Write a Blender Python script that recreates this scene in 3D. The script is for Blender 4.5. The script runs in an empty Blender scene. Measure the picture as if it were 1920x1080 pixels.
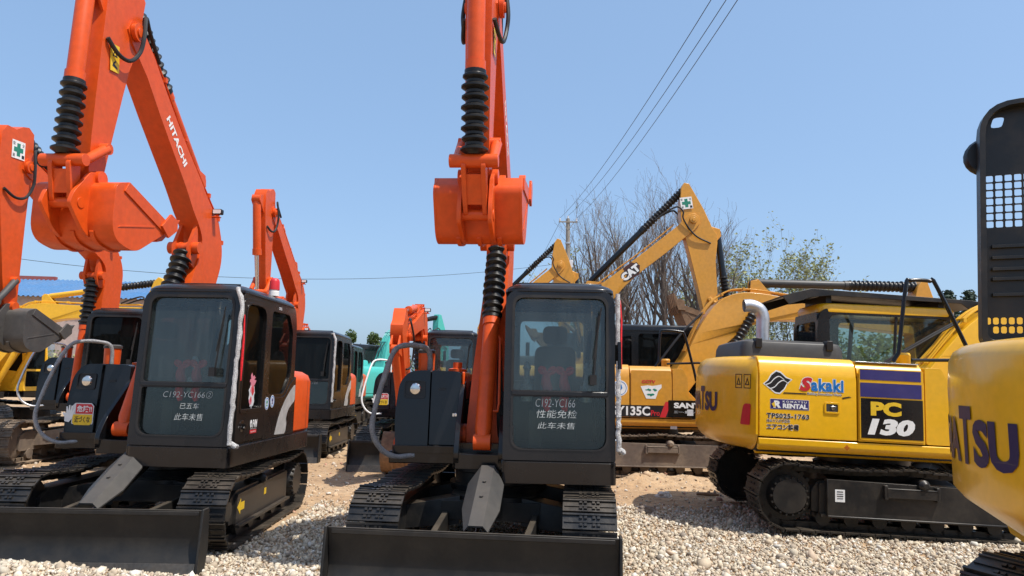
import bpy, bmesh, math, random
import numpy as np
from mathutils import Vector, Matrix, noise
from mathutils.geometry import tessellate_polygon

R = math.radians
random.seed(7)
rng = np.random.default_rng(11)
SC = bpy.context.scene
COL = SC.collection

# ------------------------------------------------------------------ camera
CAMH, PITCH, ROLL, FPX = 1.754, 0.128, 0.021, 1300.0
cd = bpy.data.cameras.new('camera')
cam = bpy.data.objects.new('camera', cd)
COL.objects.link(cam)
fwd = Vector((0, math.cos(PITCH), math.sin(PITCH)))
up0 = Vector((0, -math.sin(PITCH), math.cos(PITCH)))
rt = Vector((1, 0, 0)) * math.cos(ROLL) + up0 * math.sin(ROLL)
upv = fwd.cross(rt) * -1
cam.matrix_world = Matrix(((rt.x, upv.x, -fwd.x, 0), (rt.y, upv.y, -fwd.y, 0), (rt.z, upv.z, -fwd.z, CAMH), (0, 0, 0, 1)))
cd.sensor_width = 36
cd.lens = FPX / 1920 * 36
cd.clip_start = 0.05
cd.clip_end = 3000
SC.camera = cam

# ------------------------------------------------------------------ light
SUN_EL, SUN_AZ = R(63), R(-33)          # azimuth from +X, negative = behind the camera
world = bpy.data.worlds.new('World')
SC.world = world
world.use_nodes = True
wt = world.node_tree
wt.nodes.clear()
sky = wt.nodes.new('ShaderNodeTexSky')
sky.sky_type = 'NISHITA'
sky.sun_disc = False
sky.sun_elevation = SUN_EL
sky.sun_rotation = R(90) - SUN_AZ
sky.altitude = 50
sky.air_density = 1.0
sky.dust_density = 2.6
sky.ozone_density = 3.0
bg = wt.nodes.new('ShaderNodeBackground')
bg.inputs[1].default_value = 0.15
wo = wt.nodes.new('ShaderNodeOutputWorld')
hz_ = wt.nodes.new('ShaderNodeMix')
hz_.data_type = 'RGBA'
hz_.inputs[0].default_value = 0.40
hz_.inputs[7].default_value = (2.35, 3.85, 6.0, 1)
wt.links.new(sky.outputs[0], hz_.inputs[6])
wt.links.new(hz_.outputs[2], bg.inputs[0])
wt.links.new(bg.outputs[0], wo.inputs[0])
sl = bpy.data.lights.new('sun', 'SUN')
sl.energy = 4.7
sl.angle = R(0.5)
sl.color = (1.0, 0.95, 0.87)
sun = bpy.data.objects.new('sun', sl)
COL.objects.link(sun)
sd = Vector((math.cos(SUN_EL) * math.cos(SUN_AZ), math.cos(SUN_EL) * math.sin(SUN_AZ), math.sin(SUN_EL)))
sun.rotation_euler = sd.to_track_quat('Z', 'Y').to_euler()
SC.view_settings.view_transform = 'Standard'
SC.view_settings.look = 'None'
SC.view_settings.exposure = 0.25
SC.view_settings.gamma = 1.0

# ------------------------------------------------------------------ materials
def mat_base(name):
    m = bpy.data.materials.new(name)
    m.use_nodes = True
    nt = m.node_tree
    p = nt.nodes['Principled BSDF']
    return m, nt, p

def N(nt, t, **kw):
    n = nt.nodes.new(t)
    for k, v in kw.items():
        setattr(n, k, v)
    return n

def paint(name, col, rough=0.35, metal=0.0, dust=0.12, dustcol=(0.33, 0.26, 0.18), coat=0.0, var=0.12, scale=2.2, bump=0.0, top=0.0, spec=0.4):
    """Paint or metal: patchy dust from noise, a little colour drift, uneven gloss."""
    m, nt, p = mat_base(name)
    tc = N(nt, 'ShaderNodeTexCoord')
    n1 = N(nt, 'ShaderNodeTexNoise')
    n1.inputs['Scale'].default_value = scale
    n1.inputs['Detail'].default_value = 6
    n1.inputs['Roughness'].default_value = 0.65
    nt.links.new(tc.outputs['Object'], n1.inputs['Vector'])
    r1 = N(nt, 'ShaderNodeMapRange')
    r1.inputs['From Min'].default_value = 0.42
    r1.inputs['From Max'].default_value = 0.78
    r1.inputs['To Max'].default_value = dust
    nt.links.new(n1.outputs['Fac'], r1.inputs['Value'])
    n2 = N(nt, 'ShaderNodeTexNoise')
    n2.inputs['Scale'].default_value = scale * 7
    n2.inputs['Detail'].default_value = 5
    nt.links.new(tc.outputs['Object'], n2.inputs['Vector'])
    hv = N(nt, 'ShaderNodeHueSaturation')
    hv.inputs['Color'].default_value = (*col, 1)
    r2 = N(nt, 'ShaderNodeMapRange')
    r2.inputs['From Min'].default_value = 0.3
    r2.inputs['From Max'].default_value = 0.7
    r2.inputs['To Min'].default_value = 1 - var
    r2.inputs['To Max'].default_value = 1 + var
    nt.links.new(n2.outputs['Fac'], r2.inputs['Value'])
    nt.links.new(r2.outputs[0], hv.inputs['Value'])
    mx = N(nt, 'ShaderNodeMix', data_type='RGBA')
    mx.inputs[7].default_value = (*dustcol, 1)
    nt.links.new(hv.outputs[0], mx.inputs[6])
    fac = r1.outputs[0]
    if top > 0:
        g = N(nt, 'ShaderNodeNewGeometry')
        sx = N(nt, 'ShaderNodeSeparateXYZ')
        nt.links.new(g.outputs['Normal'], sx.inputs[0])
        r3 = N(nt, 'ShaderNodeMapRange')
        r3.inputs['From Min'].default_value = 0.6
        r3.inputs['From Max'].default_value = 1.0
        r3.inputs['To Max'].default_value = top * 2
        nt.links.new(sx.outputs['Z'], r3.inputs['Value'])
        mu = N(nt, 'ShaderNodeMath', operation='MULTIPLY')
        nt.links.new(r3.outputs[0], mu.inputs[0])
        nt.links.new(n1.outputs['Fac'], mu.inputs[1])
        ad = N(nt, 'ShaderNodeMath', operation='ADD', use_clamp=True)
        nt.links.new(mu.outputs[0], ad.inputs[0])
        nt.links.new(r1.outputs[0], ad.inputs[1])
        fac = ad.outputs[0]
    nt.links.new(fac, mx.inputs[0])
    nt.links.new(mx.outputs[2], p.inputs['Base Color'])
    rr = N(nt, 'ShaderNodeMapRange')
    rr.inputs['To Min'].default_value = max(0.03, rough - 0.09)
    rr.inputs['To Max'].default_value = min(1, rough + 0.16)
    nt.links.new(n1.outputs['Fac'], rr.inputs['Value'])
    nt.links.new(rr.outputs[0], p.inputs['Roughness'])
    p.inputs['Metallic'].default_value = metal
    p.inputs['Specular IOR Level'].default_value = spec
    p.inputs['Coat Weight'].default_value = coat
    p.inputs['Coat Roughness'].default_value = 0.12
    if bump > 0:
        b = N(nt, 'ShaderNodeBump')
        b.inputs['Strength'].default_value = bump
        b.inputs['Distance'].default_value = 0.01
        nt.links.new(n2.outputs['Fac'], b.inputs['Height'])
        nt.links.new(b.outputs[0], p.inputs['Normal'])
    return m

def flat(name, col, rough=0.5, metal=0.0):
    return paint(name, col, rough, metal, dust=0.06, var=0.06)

M = {}
M['orange'] = paint('orange_paint', (0.62, 0.076, 0.008), 0.38, dust=0.09, coat=0.06, var=0.09, spec=0.3, top=0.05, dustcol=(.42, .20, .11))
M['cab_grey'] = paint('cab_grey_paint', (0.0095, 0.0085, 0.009), 0.24, dust=0.025, coat=0.15, var=0.1, top=0.05, spec=0.35)
M['black'] = paint('black_paint', (0.0055, 0.006, 0.0075), 0.20, dust=0.012, coat=0.12, var=0.1, top=0.04, spec=0.35)
M['blade_grey'] = paint('blade_paint', (0.0125, 0.0122, 0.012), 0.48, dust=0.07, var=0.15, top=0.15, bump=0.05, scale=3, spec=0.35)
M['cover_grey'] = paint('cover_grey_paint', (0.040, 0.039, 0.038), 0.45, dust=0.08, top=0.08)
M['steel'] = paint('track_steel', (0.009, 0.0085, 0.0085), 0.36, dust=0.10, var=0.3, top=0.12, scale=5, bump=0.15, spec=0.45)
M['steel_mud'] = paint('muddy_track_steel', (0.10, 0.075, 0.055), 0.8, dust=0.75, dustcol=(0.36, 0.26, 0.17), var=0.3, top=0.3, scale=3, bump=0.4)
M['frame_black'] = paint('frame_black_paint', (0.012, 0.012, 0.0125), 0.36, dust=0.12, top=0.12, scale=3)
M['frame_mud'] = paint('muddy_frame_paint', (0.13, 0.10, 0.08), 0.8, dust=0.7, dustcol=(0.34, 0.26, 0.18), top=0.3, scale=2.5, bump=0.3)
M['rubber'] = paint('black_rubber', (0.006, 0.006, 0.0065), 0.36, dust=0.04, var=0.25, scale=4)
M['hose'] = paint('rubber_hose', (0.012, 0.012, 0.013), 0.5, dust=0.05)
M['yellow'] = paint('yellow_paint', (0.76, 0.41, 0.010), 0.28, dust=0.04, coat=0.35, var=0.05, top=0.05)
M['amber'] = paint('amber_paint', (0.60, 0.275, 0.028), 0.38, dust=0.12, coat=0.2, var=0.08, top=0.1)
M['lemon'] = paint('lemon_paint', (0.76, 0.42, 0.02), 0.38, dust=0.08, coat=0.2, var=0.06, top=0.08)
M['teal'] = paint('teal_paint', (0.06, 0.42, 0.37), 0.38, dust=0.08, coat=0.2, var=0.06, top=0.08)
M['bucket_grey'] = paint('bucket_grey_paint', (0.055, 0.052, 0.050), 0.55, dust=0.12, top=0.1)
M['rust'] = paint('rusty_bucket_steel', (0.19, 0.105, 0.055), 0.75, dust=0.5, dustcol=(0.30, 0.20, 0.12), var=0.3, bump=0.3)
M['chrome'] = paint('chrome', (0.62, 0.62, 0.62), 0.22, metal=1.0, dust=0.05)
M['galv'] = paint('galvanised_steel', (0.55, 0.55, 0.56), 0.38, metal=0.85, dust=0.1)
M['silver'] = paint('silver_decal', (0.48, 0.48, 0.47), 0.4, metal=0.3, dust=0.05)
M['white'] = flat('white_decal', (0.78, 0.78, 0.76), 0.5)
M['ink'] = flat('black_decal', (0.012, 0.012, 0.014), 0.4)
M['navy'] = flat('navy_decal', (0.035, 0.030, 0.15), 0.35)
M['navy_ink'] = flat('dark_violet_lettering', (0.022, 0.013, 0.065), 0.4)
M['blue'] = flat('blue_decal', (0.01, 0.16, 0.48), 0.4)
M['red'] = flat('red_decal', (0.55, 0.02, 0.03), 0.4)
M['pink'] = flat('pink_decal', (0.62, 0.20, 0.26), 0.5)
M['green'] = flat('green_decal', (0.01, 0.20, 0.13), 0.5)
M['ylw'] = flat('yellow_decal', (0.75, 0.48, 0.02), 0.5)
M['lightgrey'] = flat('grey_decal', (0.60, 0.61, 0.63), 0.5)
M['chalk'] = flat('white_marker', (0.52, 0.55, 0.54), 0.9)
M['cloth_red'] = paint('red_cloth', (0.72, 0.022, 0.03), 0.9, dust=0.0, var=0.25, scale=9)
M['seat'] = paint('seat_fabric', (0.03, 0.03, 0.033), 0.9, dust=0.1)
M['seat_cover'] = paint('plastic_seat_cover', (0.42, 0.43, 0.43), 0.35, dust=0.1, var=0.3, scale=6)
M['inner'] = paint('cab_interior', (0.012, 0.012, 0.013), 0.7, dust=0.03)
M['wrap'] = paint('plastic_wrap', (0.42, 0.41, 0.40), 0.35, dust=0.5, dustcol=(0.62, 0.62, 0.61), var=0.45, scale=14, bump=0.9)
M['wrap_clear'] = paint('clear_plastic_wrap', (0.20, 0.20, 0.205), 0.25, dust=0.5, dustcol=(0.42, 0.42, 0.42), var=0.35, scale=12, bump=0.5)
M['wrap_dark'] = paint('dark_foam_wrap', (0.16, 0.155, 0.155), 0.6, dust=0.5, dustcol=(0.34, 0.33, 0.33), var=0.4, scale=14, bump=0.8)
M['concrete'] = paint('pole_concrete', (0.25, 0.235, 0.21), 0.9, dust=0.3, var=0.15, scale=3)
M['lamp'] = flat('lamp_lens', (0.72, 0.74, 0.74), 0.12)
M['reflector'] = paint('lamp_reflector', (.60, .61, .62), .10, metal=.9, dust=.03)
M['worn_steel'] = paint('worn_steel', (.06, .058, .056), .4, metal=.3, dust=.35, dustcol=(.2, .16, .12), var=.3, scale=4)
M['roofblue'] = paint('blue_roof_sheet', (0.06, 0.16, 0.32), 0.5, dust=0.15, scale=0.6)
M['wallpink'] = paint('pale_wall_render', (0.42, 0.33, 0.30), 0.9, dust=0.2, scale=0.6)
M['roofred'] = paint('red_trim', (0.30, 0.07, 0.06), 0.6, dust=0.2)

def glass(name, tint, dusty=0.10, dcol=(0.32, 0.36, 0.37), refl=1.0):
    m = bpy.data.materials.new(name)
    m.use_nodes = True
    nt = m.node_tree
    nt.nodes.clear()
    out = N(nt, 'ShaderNodeOutputMaterial')
    tr = N(nt, 'ShaderNodeBsdfTransparent')
    tr.inputs[0].default_value = (*tint, 1)
    df = N(nt, 'ShaderNodeBsdfDiffuse')
    df.inputs[0].default_value = (*dcol, 1)
    gl = N(nt, 'ShaderNodeBsdfGlossy')
    gl.inputs['Roughness'].default_value = 0.03
    gl.inputs[0].default_value = (refl, refl, refl, 1)
    tc = N(nt, 'ShaderNodeTexCoord')
    nz = N(nt, 'ShaderNodeTexNoise')
    nz.inputs['Scale'].default_value = 3.0
    nz.inputs['Detail'].default_value = 7
    mp = N(nt, 'ShaderNodeMapping')
    mp.inputs['Scale'].default_value = (6, 6, 0.5)
    nt.links.new(tc.outputs['Object'], mp.inputs[0])
    nt.links.new(mp.outputs[0], nz.inputs['Vector'])
    mr = N(nt, 'ShaderNodeMapRange')
    mr.inputs['From Min'].default_value = 0.3
    mr.inputs['From Max'].default_value = 0.75
    mr.inputs['To Min'].default_value = dusty * 0.6
    mr.inputs['To Max'].default_value = dusty * 1.5
    nt.links.new(nz.outputs['Fac'], mr.inputs['Value'])
    m1 = N(nt, 'ShaderNodeMixShader')
    nt.links.new(mr.outputs[0], m1.inputs[0])
    nt.links.new(tr.outputs[0], m1.inputs[1])
    nt.links.new(df.outputs[0], m1.inputs[2])
    fr = N(nt, 'ShaderNodeFresnel')
    fr.inputs[0].default_value = 1.46
    m2 = N(nt, 'ShaderNodeMixShader')
    nt.links.new(fr.outputs[0], m2.inputs[0])
    nt.links.new(m1.outputs[0], m2.inputs[1])
    nt.links.new(gl.outputs[0], m2.inputs[2])
    nt.links.new(m2.outputs[0], out.inputs[0])
    return m

M['glass'] = glass('tinted_glass', (0.70, 0.78, 0.79), 0.065, dcol=(.30, .37, .37))
M['glass_low'] = glass('clear_green_glass', (0.80, 0.87, 0.82), 0.012)
M['glass_dark'] = glass('dark_tinted_glass', (0.05, 0.053, 0.056), 0.015, refl=0.32)
M['glass_clear'] = glass('clear_glass', (0.78, 0.85, 0.82), 0.03)

# ------------------------------------------------------------------ mesh helpers
def lerp(a, b, t):
    return a + (b - a) * t

def cr(pts, n=6):
    """Catmull-Rom resampling of a polyline (any dimension)."""
    P = [np.array(p, float) for p in pts]
    P = [2 * P[0] - P[1]] + P + [2 * P[-1] - P[-2]]
    out = []
    for i in range(1, len(P) - 2):
        a, b, c, d = P[i - 1:i + 3]
        for k in range(n):
            t = k / n
            out.append(0.5 * ((2 * b) + (c - a) * t + (2 * a - 5 * b + 4 * c - d) * t * t + (3 * b - a - 3 * c + d) * t ** 3))
    out.append(P[-2])
    return [tuple(o) for o in out]

def rpoly(pts, r, n=4):
    """Polygon with rounded corners; r one radius or one per corner."""
    out = []
    k = len(pts)
    rs = r if isinstance(r, (list, tuple)) else [r] * k
    for i in range(k):
        p = np.array(pts[i], float)
        a = np.array(pts[i - 1], float) - p
        b = np.array(pts[(i + 1) % k], float) - p
        la, lb = np.linalg.norm(a), np.linalg.norm(b)
        rr = min(rs[i], la * 0.48, lb * 0.48)
        if rr <= 1e-4:
            out.append(tuple(p))
            continue
        p0, p1 = p + a / la * rr, p + b / lb * rr
        for j in range(n + 1):
            t = j / n
            out.append(tuple((1 - t) ** 2 * p0 + 2 * t * (1 - t) * p + t * t * p1))
    return out

def rect(u0, u1, v0, v1, r=0.0, n=4):
    pts = [(u0, v0), (u1, v0), (u1, v1), (u0, v1)]
    return rpoly(pts, r, n) if np.max(r) > 0 else pts

class MB:
    def __init__(s, m=None):
        s.v, s.f, s.m = [], [], m

    def add(s, vs, fs):
        n = len(s.v)
        s.v.extend(tuple(v) for v in vs)
        s.f.extend(tuple(i + n for i in f) for f in fs)
        return s

    def box(s, x0, x1, y0, y1, z0, z1):
        return s.add([(x0, y0, z0), (x1, y0, z0), (x1, y1, z0), (x0, y1, z0), (x0, y0, z1), (x1, y0, z1), (x1, y1, z1), (x0, y1, z1)],
                     [(0, 3, 2, 1), (4, 5, 6, 7), (0, 1, 5, 4), (1, 2, 6, 5), (2, 3, 7, 6), (3, 0, 4, 7)])

    def plate(s, outline, w0, w1, mp, holes=(), wfun=None):
        """2-D outline with holes, given thickness w0..w1, mapped by mp(u,v,w)."""
        loops = [list(outline)] + [list(h) for h in holes]
        tri = tessellate_polygon([[Vector((p[0], p[1], 0)) for p in l] for l in loops])
        flatp = [p for l in loops for p in l]
        n = len(flatp)
        if wfun:
            vs = [mp(p[0], p[1], -wfun(p)) for p in flatp] + [mp(p[0], p[1], wfun(p)) for p in flatp]
        else:
            vs = [mp(p[0], p[1], w0) for p in flatp] + [mp(p[0], p[1], w1) for p in flatp]
        fs = [tuple(t) for t in tri] + [tuple(i + n for i in reversed(t)) for t in tri]
        o = 0
        for l in loops:
            k = len(l)
            for i in range(k):
                j = (i + 1) % k
                fs.append((o + i, o + j, o + j + n, o + i + n))
            o += k
        return s.add(vs, fs)

    def sidep(s, outline, y0, y1, holes=()):
        return s.plate(outline, y0, y1, lambda u, v, w: (u, w, v), holes)

    def frontp(s, outline, x0, x1, holes=(), rake=0.0, z0=1.0):
        return s.plate(outline, x0, x1, lambda u, v, w: (w - rake * (v - z0), u, v), holes)

    def topp(s, outline, z0, z1, holes=()):
        return s.plate(outline, z0, z1, lambda u, v, w: (u, v, w), holes)

    def loft(s, loops):
        """Closed loops of equal length, capped with fans."""
        n = len(loops[0])
        vs = [p for l in loops for p in l]
        fs = []
        for a in range(len(loops) - 1):
            for i in range(n):
                j = (i + 1) % n
                fs.append((a * n + i, a * n + j, (a + 1) * n + j, (a + 1) * n + i))
        fs.append(tuple(range(n - 1, -1, -1)))
        fs.append(tuple((len(loops) - 1) * n + i for i in range(n)))
        return s.add(vs, fs)

    def tube(s, pts, r, seg=8, cap=True):
        P = [Vector(p) for p in pts]
        n = len(P)
        rs = r if isinstance(r, (list, tuple)) else [r] * n
        t0 = (P[1] - P[0]).normalized()
        ref = Vector((0, 0, 1)) if abs(t0.z) < 0.9 else Vector((1, 0, 0))
        u = t0.cross(ref).normalized()
        vs, fs = [], []
        for i in range(n):
            t = (P[min(i + 1, n - 1)] - P[max(i - 1, 0)])
            t = t.normalized() if t.length > 1e-9 else t0
            u = (u - t * u.dot(t))
            u = u.normalized() if u.length > 1e-6 else t.orthogonal().normalized()
            w = t.cross(u)
            for k in range(seg):
                a = 2 * math.pi * k / seg
                vs.append(P[i] + (u * math.cos(a) + w * math.sin(a)) * rs[i])
        for i in range(n - 1):
            for k in range(seg):
                j = (k + 1) % seg
                fs.append((i * seg + k, i * seg + j, (i + 1) * seg + j, (i + 1) * seg + k))
        if cap:
            fs.append(tuple(range(seg - 1, -1, -1)))
            fs.append(tuple((n - 1) * seg + k for k in range(seg)))
        return s.add(vs, fs)

    def lathe(s, p0, p1, prof, seg=20):
        """Profile [(t, r)] with t in metres along p0->p1."""
        p0, p1 = Vector(p0), Vector(p1)
        a = (p1 - p0).normalized()
        return s.tube_prof(p0, a, prof, seg)

    def tube_prof(s, p0, a, prof, seg):
        u = a.orthogonal().normalized()
        w = a.cross(u)
        vs, fs = [], []
        for t, r in prof:
            for k in range(seg):
                an = 2 * math.pi * k / seg
                vs.append(p0 + a * t + (u * math.cos(an) + w * math.sin(an)) * max(r, 1e-4))
        n = len(prof)
        for i in range(n - 1):
            for k in range(seg):
                j = (k + 1) % seg
                fs.append((i * seg + k, i * seg + j, (i + 1) * seg + j, (i + 1) * seg + k))
        fs.append(tuple(range(seg - 1, -1, -1)))
        fs.append(tuple((n - 1) * seg + k for k in range(seg)))
        return s.add(vs, fs)

    def cyl(s, p0, p1, r, seg=18):
        L = (Vector(p1) - Vector(p0)).length
        return s.lathe(p0, p1, [(0, r), (L, r)], seg)

    def build(s, name, mat, parent=None, bevel=0.0, smooth=38, recalc=True, seg=2):
        me = bpy.data.meshes.new(name)
        vs = s.v
        if s.m is not None:
            vs = [s.m @ Vector(v) for v in vs]
        me.from_pydata([tuple(v) for v in vs], [], s.f)
        if recalc:
            bm = bmesh.new()
            bm.from_mesh(me)
            bmesh.ops.recalc_face_normals(bm, faces=bm.faces)
            bm.to_mesh(me)
            bm.free()
        if smooth:
            me.polygons.foreach_set('use_smooth', [True] * len(me.polygons))
            me.set_sharp_from_angle(angle=R(smooth))
        me.materials.append(mat)
        o = bpy.data.objects.new(name, me)
        COL.objects.link(o)
        if parent is not None:
            o.parent = parent
        if bevel > 0:
            b = o.modifiers.new('bevel', 'BEVEL')
            b.width = bevel
            b.segments = seg
            b.limit_method = 'ANGLE'
            b.angle_limit = R(42)
        return o

def tag(o, label, cat, group=None, kind=None):
    if label:
        o['label'] = label
    if cat:
        o['category'] = cat
    if group:
        o['group'] = group
    if kind:
        o['kind'] = kind
    return o

def thing(name, label, cat, loc=(0, 0, 0), rz=0.0, group=None, scale=1.0, tilt=0.0):
    o = bpy.data.objects.new(name, None)
    o.empty_display_size = 0.3
    COL.objects.link(o)
    o.location = loc
    o.rotation_euler = (0, tilt, rz)
    o.scale = (scale,) * 3
    return tag(o, label, cat, group)

# ------------------------------------------------------------------ lettering
_tc = {}
def text_mesh(body, bold=0.0, shear=0.0, space=1.0):
    """Flat triangles of a text at size 1, lower-left origin: (verts, faces, width)."""
    key = (body, bold, shear, space)
    if key not in _tc:
        c = bpy.data.curves.new('t', 'FONT')
        c.body = body
        c.offset = bold
        c.shear = shear
        c.space_character = space
        c.resolution_u = 3
        o = bpy.data.objects.new('t', c)
        COL.objects.link(o)
        dg = bpy.context.evaluated_depsgraph_get()
        me = bpy.data.meshes.new_from_object(o.evaluated_get(dg))
        v = [(p.co.x, p.co.y) for p in me.vertices]
        f = [tuple(p.vertices) for p in me.polygons]
        bpy.data.objects.remove(o)
        bpy.data.curves.remove(c)
        bpy.data.meshes.remove(me)
        x0 = min(p[0] for p in v)
        x1 = max(p[0] for p in v)
        y0 = min(p[1] for p in v)
        y1 = max(p[1] for p in v)
        _tc[key] = ([((p[0] - x0) / (x1 - x0), (p[1] - y0) / (y1 - y0)) for p in v], f)
    return _tc[key]

def lettering(body, O, U, V, w, h, mat, parent, m=None, bold=0.02, shear=0.0, off=0.004, name='lettering', wrap=None, space=1.0):
    """Text stretched to w x h metres, lower-left corner O, on the plane U,V (or through wrap)."""
    v, f = text_mesh(body, bold, shear, space)
    b = MB(m)
    if wrap:
        vs = [wrap(x * w, y * h) for x, y in v]
    else:
        O, U, V = Vector(O), Vector(U).normalized(), Vector(V).normalized()
        nn = U.cross(V)
        vs = [O + U * (x * w) + V * (y * h) + nn * off for x, y in v]
    b.add(vs, f)
    return b.build(name, mat, parent, smooth=0, recalc=False)

def decal(polys, O, U, V, mat, parent, m=None, off=0.003, name='sticker', t=0.0015):
    """Flat stickers: polygons (u,v) or (outer,[holes]) on a plane."""
    O, U, V = Vector(O), Vector(U).normalized(), Vector(V).normalized()
    nn = U.cross(V)
    b = MB(m)
    for p in polys:
        outer, holes = p if isinstance(p, tuple) else (p, ())
        b.plate(outer, off - t, off, lambda u, v, w: O + U * u + V * v + nn * w, holes)
    return b.build(name, mat, parent, smooth=0)

def circ(cx, cy, r, n=20, ry=None):
    ry = ry or r
    return [(cx + r * math.cos(2 * math.pi * i / n), cy + ry * math.sin(2 * math.pi * i / n)) for i in range(n)]

def cross_pts(cx, cy, a, b):
    return [(cx - b, cy - a), (cx + b, cy - a), (cx + b, cy - b), (cx + a, cy - b), (cx + a, cy + b), (cx + b, cy + b),
            (cx + b, cy + a), (cx - b, cy + a), (cx - b, cy + b), (cx - a, cy + b), (cx - a, cy - b), (cx - b, cy - b)]

# ------------------------------------------------------------------ crawler track
def crawler(parent, m, y, w, xr, xf, r, n, side, steel, frame, dz=0.03, rollers=5, plate_frame=True, tags=None):
    zc = r + dz
    half = math.pi * r
    L = xf - xr
    per = 2 * L + 2 * half
    def at(s):
        s %= per
        if s < L:                                   # top run, towards the front
            t = s / L
            return xr + s, zc + r - 0.035 * math.sin(math.pi * ((t * 2) % 1.0)), (1, 0), (0, 1)
        s -= L
        if s < half:
            a = math.pi / 2 - s / r
            return xf + r * math.cos(a), zc + r * math.sin(a), (math.sin(a), -math.cos(a)), (math.cos(a), math.sin(a))
        s -= half
        if s < L:
            return xf - s, zc - r, (-1, 0), (0, -1)
        s -= L
        a = -math.pi / 2 - s / r
        return xr + r * math.cos(a), zc + r * math.sin(a), (math.sin(a), -math.cos(a)), (math.cos(a), math.sin(a))
    p = per / n
    b, ch = MB(m), MB(m)
    y0, y1 = y - w / 2, y + w / 2
    def bar(mb, c, t, nn, a0, a1, h0, h1, ya, yb):
        pts = []
        for yy in (ya, yb):
            for (a, h) in ((a0, h0), (a1, h0), (a1, h1), (a0, h1)):
                pts.append((c[0] + t[0] * a + nn[0] * h, yy, c[1] + t[1] * a + nn[1] * h))
        mb.add(pts, [(0, 1, 2, 3), (7, 6, 5, 4), (0, 4, 5, 1), (1, 5, 6, 2), (2, 6, 7, 3), (3, 7, 4, 0)])
    for i in range(n):
        x, z, t, nn = at(i * p + random.uniform(-.002, .002))
        c = (x, z)
        bar(b, c, t, nn, -p * .47, p * .47, -0.008, 0.012, y0, y1)
        bar(b, c, t, nn, -p * .47, -p * .36, 0.012, 0.030, y0, y1)
        bar(b, c, t, nn, -p * .02, p * .07, 0.012, 0.022, y0 + .015, y1 - .015)
        bar(b, c, t, nn, p * .39, p * .48, 0.012, 0.024, y0, y1)
        for yy in (y - .075, y - .035, y + .035, y + .075):
            for a in (-p * .24, p * .2):
                bar(b, c, t, nn, a - .011, a + .011, 0.012, 0.028, yy - .012, yy + .012)
        for yy in (y - .055, y + .055):
            bar(ch, c, t, nn, -p * .56, p * .56, -0.075, -0.010, yy - .02, yy + .02)
        bar(ch, c, t, nn, -p * .5 - .016, -p * .5 + .016, -0.06, -0.025, y - .075, y + .075)
    tr = b.build('track', steel, parent, smooth=0, recalc=False)
    ch.build('track_chain', steel, tr, smooth=0, recalc=False)
    # frame
    fo = MB(m)
    yi, yo = y - .11, y + .11
    prof = rpoly([(xr + r * .75, zc - r * .45), (xf - r * .2, zc - r * .45), (xf - r * .2, zc + r * .28), (xf - r * .7, zc + r * .50), (xr + r * .95, zc + r * .50), (xr + r * .75, zc + r * .2)], .03)
    fo.sidep(prof, yi, yo)
    yf = y + side * (w / 2 - .09)
    ya, yb = sorted((y + side * .11, yf))
    fo.sidep(rpoly([(xr + r * .95, zc - r * .52), (xf - r * .55, zc - r * .52), (xf - r * .62, zc + r * .40), (xr + r * .95, zc + r * .46)], .03), ya, yb)
    ye, yg = sorted((yf, yf + side * .05))
    fo.box(xr + r * .95, xf - r * .5, ye, yg, zc - r * .56, zc - r * .48)
    fr = fo.build('track_frame', frame, tr, bevel=.012)
    sp = MB(m)
    sp.cyl((xr, y - .06, zc), (xr, y + .06, zc), r * .80, 28)
    hub0, hub1 = (y, y + side * (w / 2 - .05))
    sp.lathe((xr, hub0, zc), (xr, hub1, zc), [(0, r * .62), (abs(hub1 - hub0) * .7, r * .62), (abs(hub1 - hub0), r * .52)], 30)
    for k in range(18):
        a = 2 * math.pi * k / 18
        cx, cz = xr + r * .57 * math.cos(a), zc + r * .57 * math.sin(a)
        yy = y + side * (w / 2 - .055)
        sp.cyl((cx, yy - side * .05, cz), (cx, yy + side * .006, cz), .014, 6)
    for k in range(21):
        a = 2 * math.pi * k / 21
        cx, cz = xr + r * .86 * math.cos(a), zc + r * .86 * math.sin(a)
        sp.cyl((cx, y - .03, cz), (cx, y + .03, cz), r * .075, 6)
    sp.build('sprocket', frame, tr)
    idl = MB(m)
    idl.lathe((xf, y - .07, zc), (xf, y + .07, zc), [(0, r * .2), (0, r * .74), (.03, r * .86), (.06, r * .86), (.06, r * .93), (.08, r * .93), (.08, r * .86), (.11, r * .86), (.14, r * .74), (.14, r * .2)], 30)
    yq = y + side * .02
    idl.cyl((xf, yq, zc), (xf, y + side * (w / 2 - .1), zc), r * .28, 20)
    idl.build('idler', frame, tr)
    for k in range(rollers):
        x = lerp(xr + r * 1.1, xf - r * 1.0, k / (rollers - 1))
        MB(m).lathe((x, y - .12, dz + .13), (x, y + .12, dz + .13), [(0, .05), (0, .085), (.05, .085), (.06, .07), (.18, .07), (.19, .085), (.24, .085), (.24, .05)], 14).build('roller', frame, tr)
    for x in ((xr * .45 + xf * .55),):
        MB(m).lathe((x, y - .07, zc + r - .16), (x, y + side * .17, zc + r - .16), [(0, .05), (.02, .065), (.2, .065), (.24, .03)], 14).build('carrier_roller', frame, tr)
    return tr

# ------------------------------------------------------------------ boom, arm and bucket
def rot2(p, a):
    c, s = math.cos(a), math.sin(a)
    return (p[0] * c - p[1] * s, p[0] * s + p[1] * c)

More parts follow.
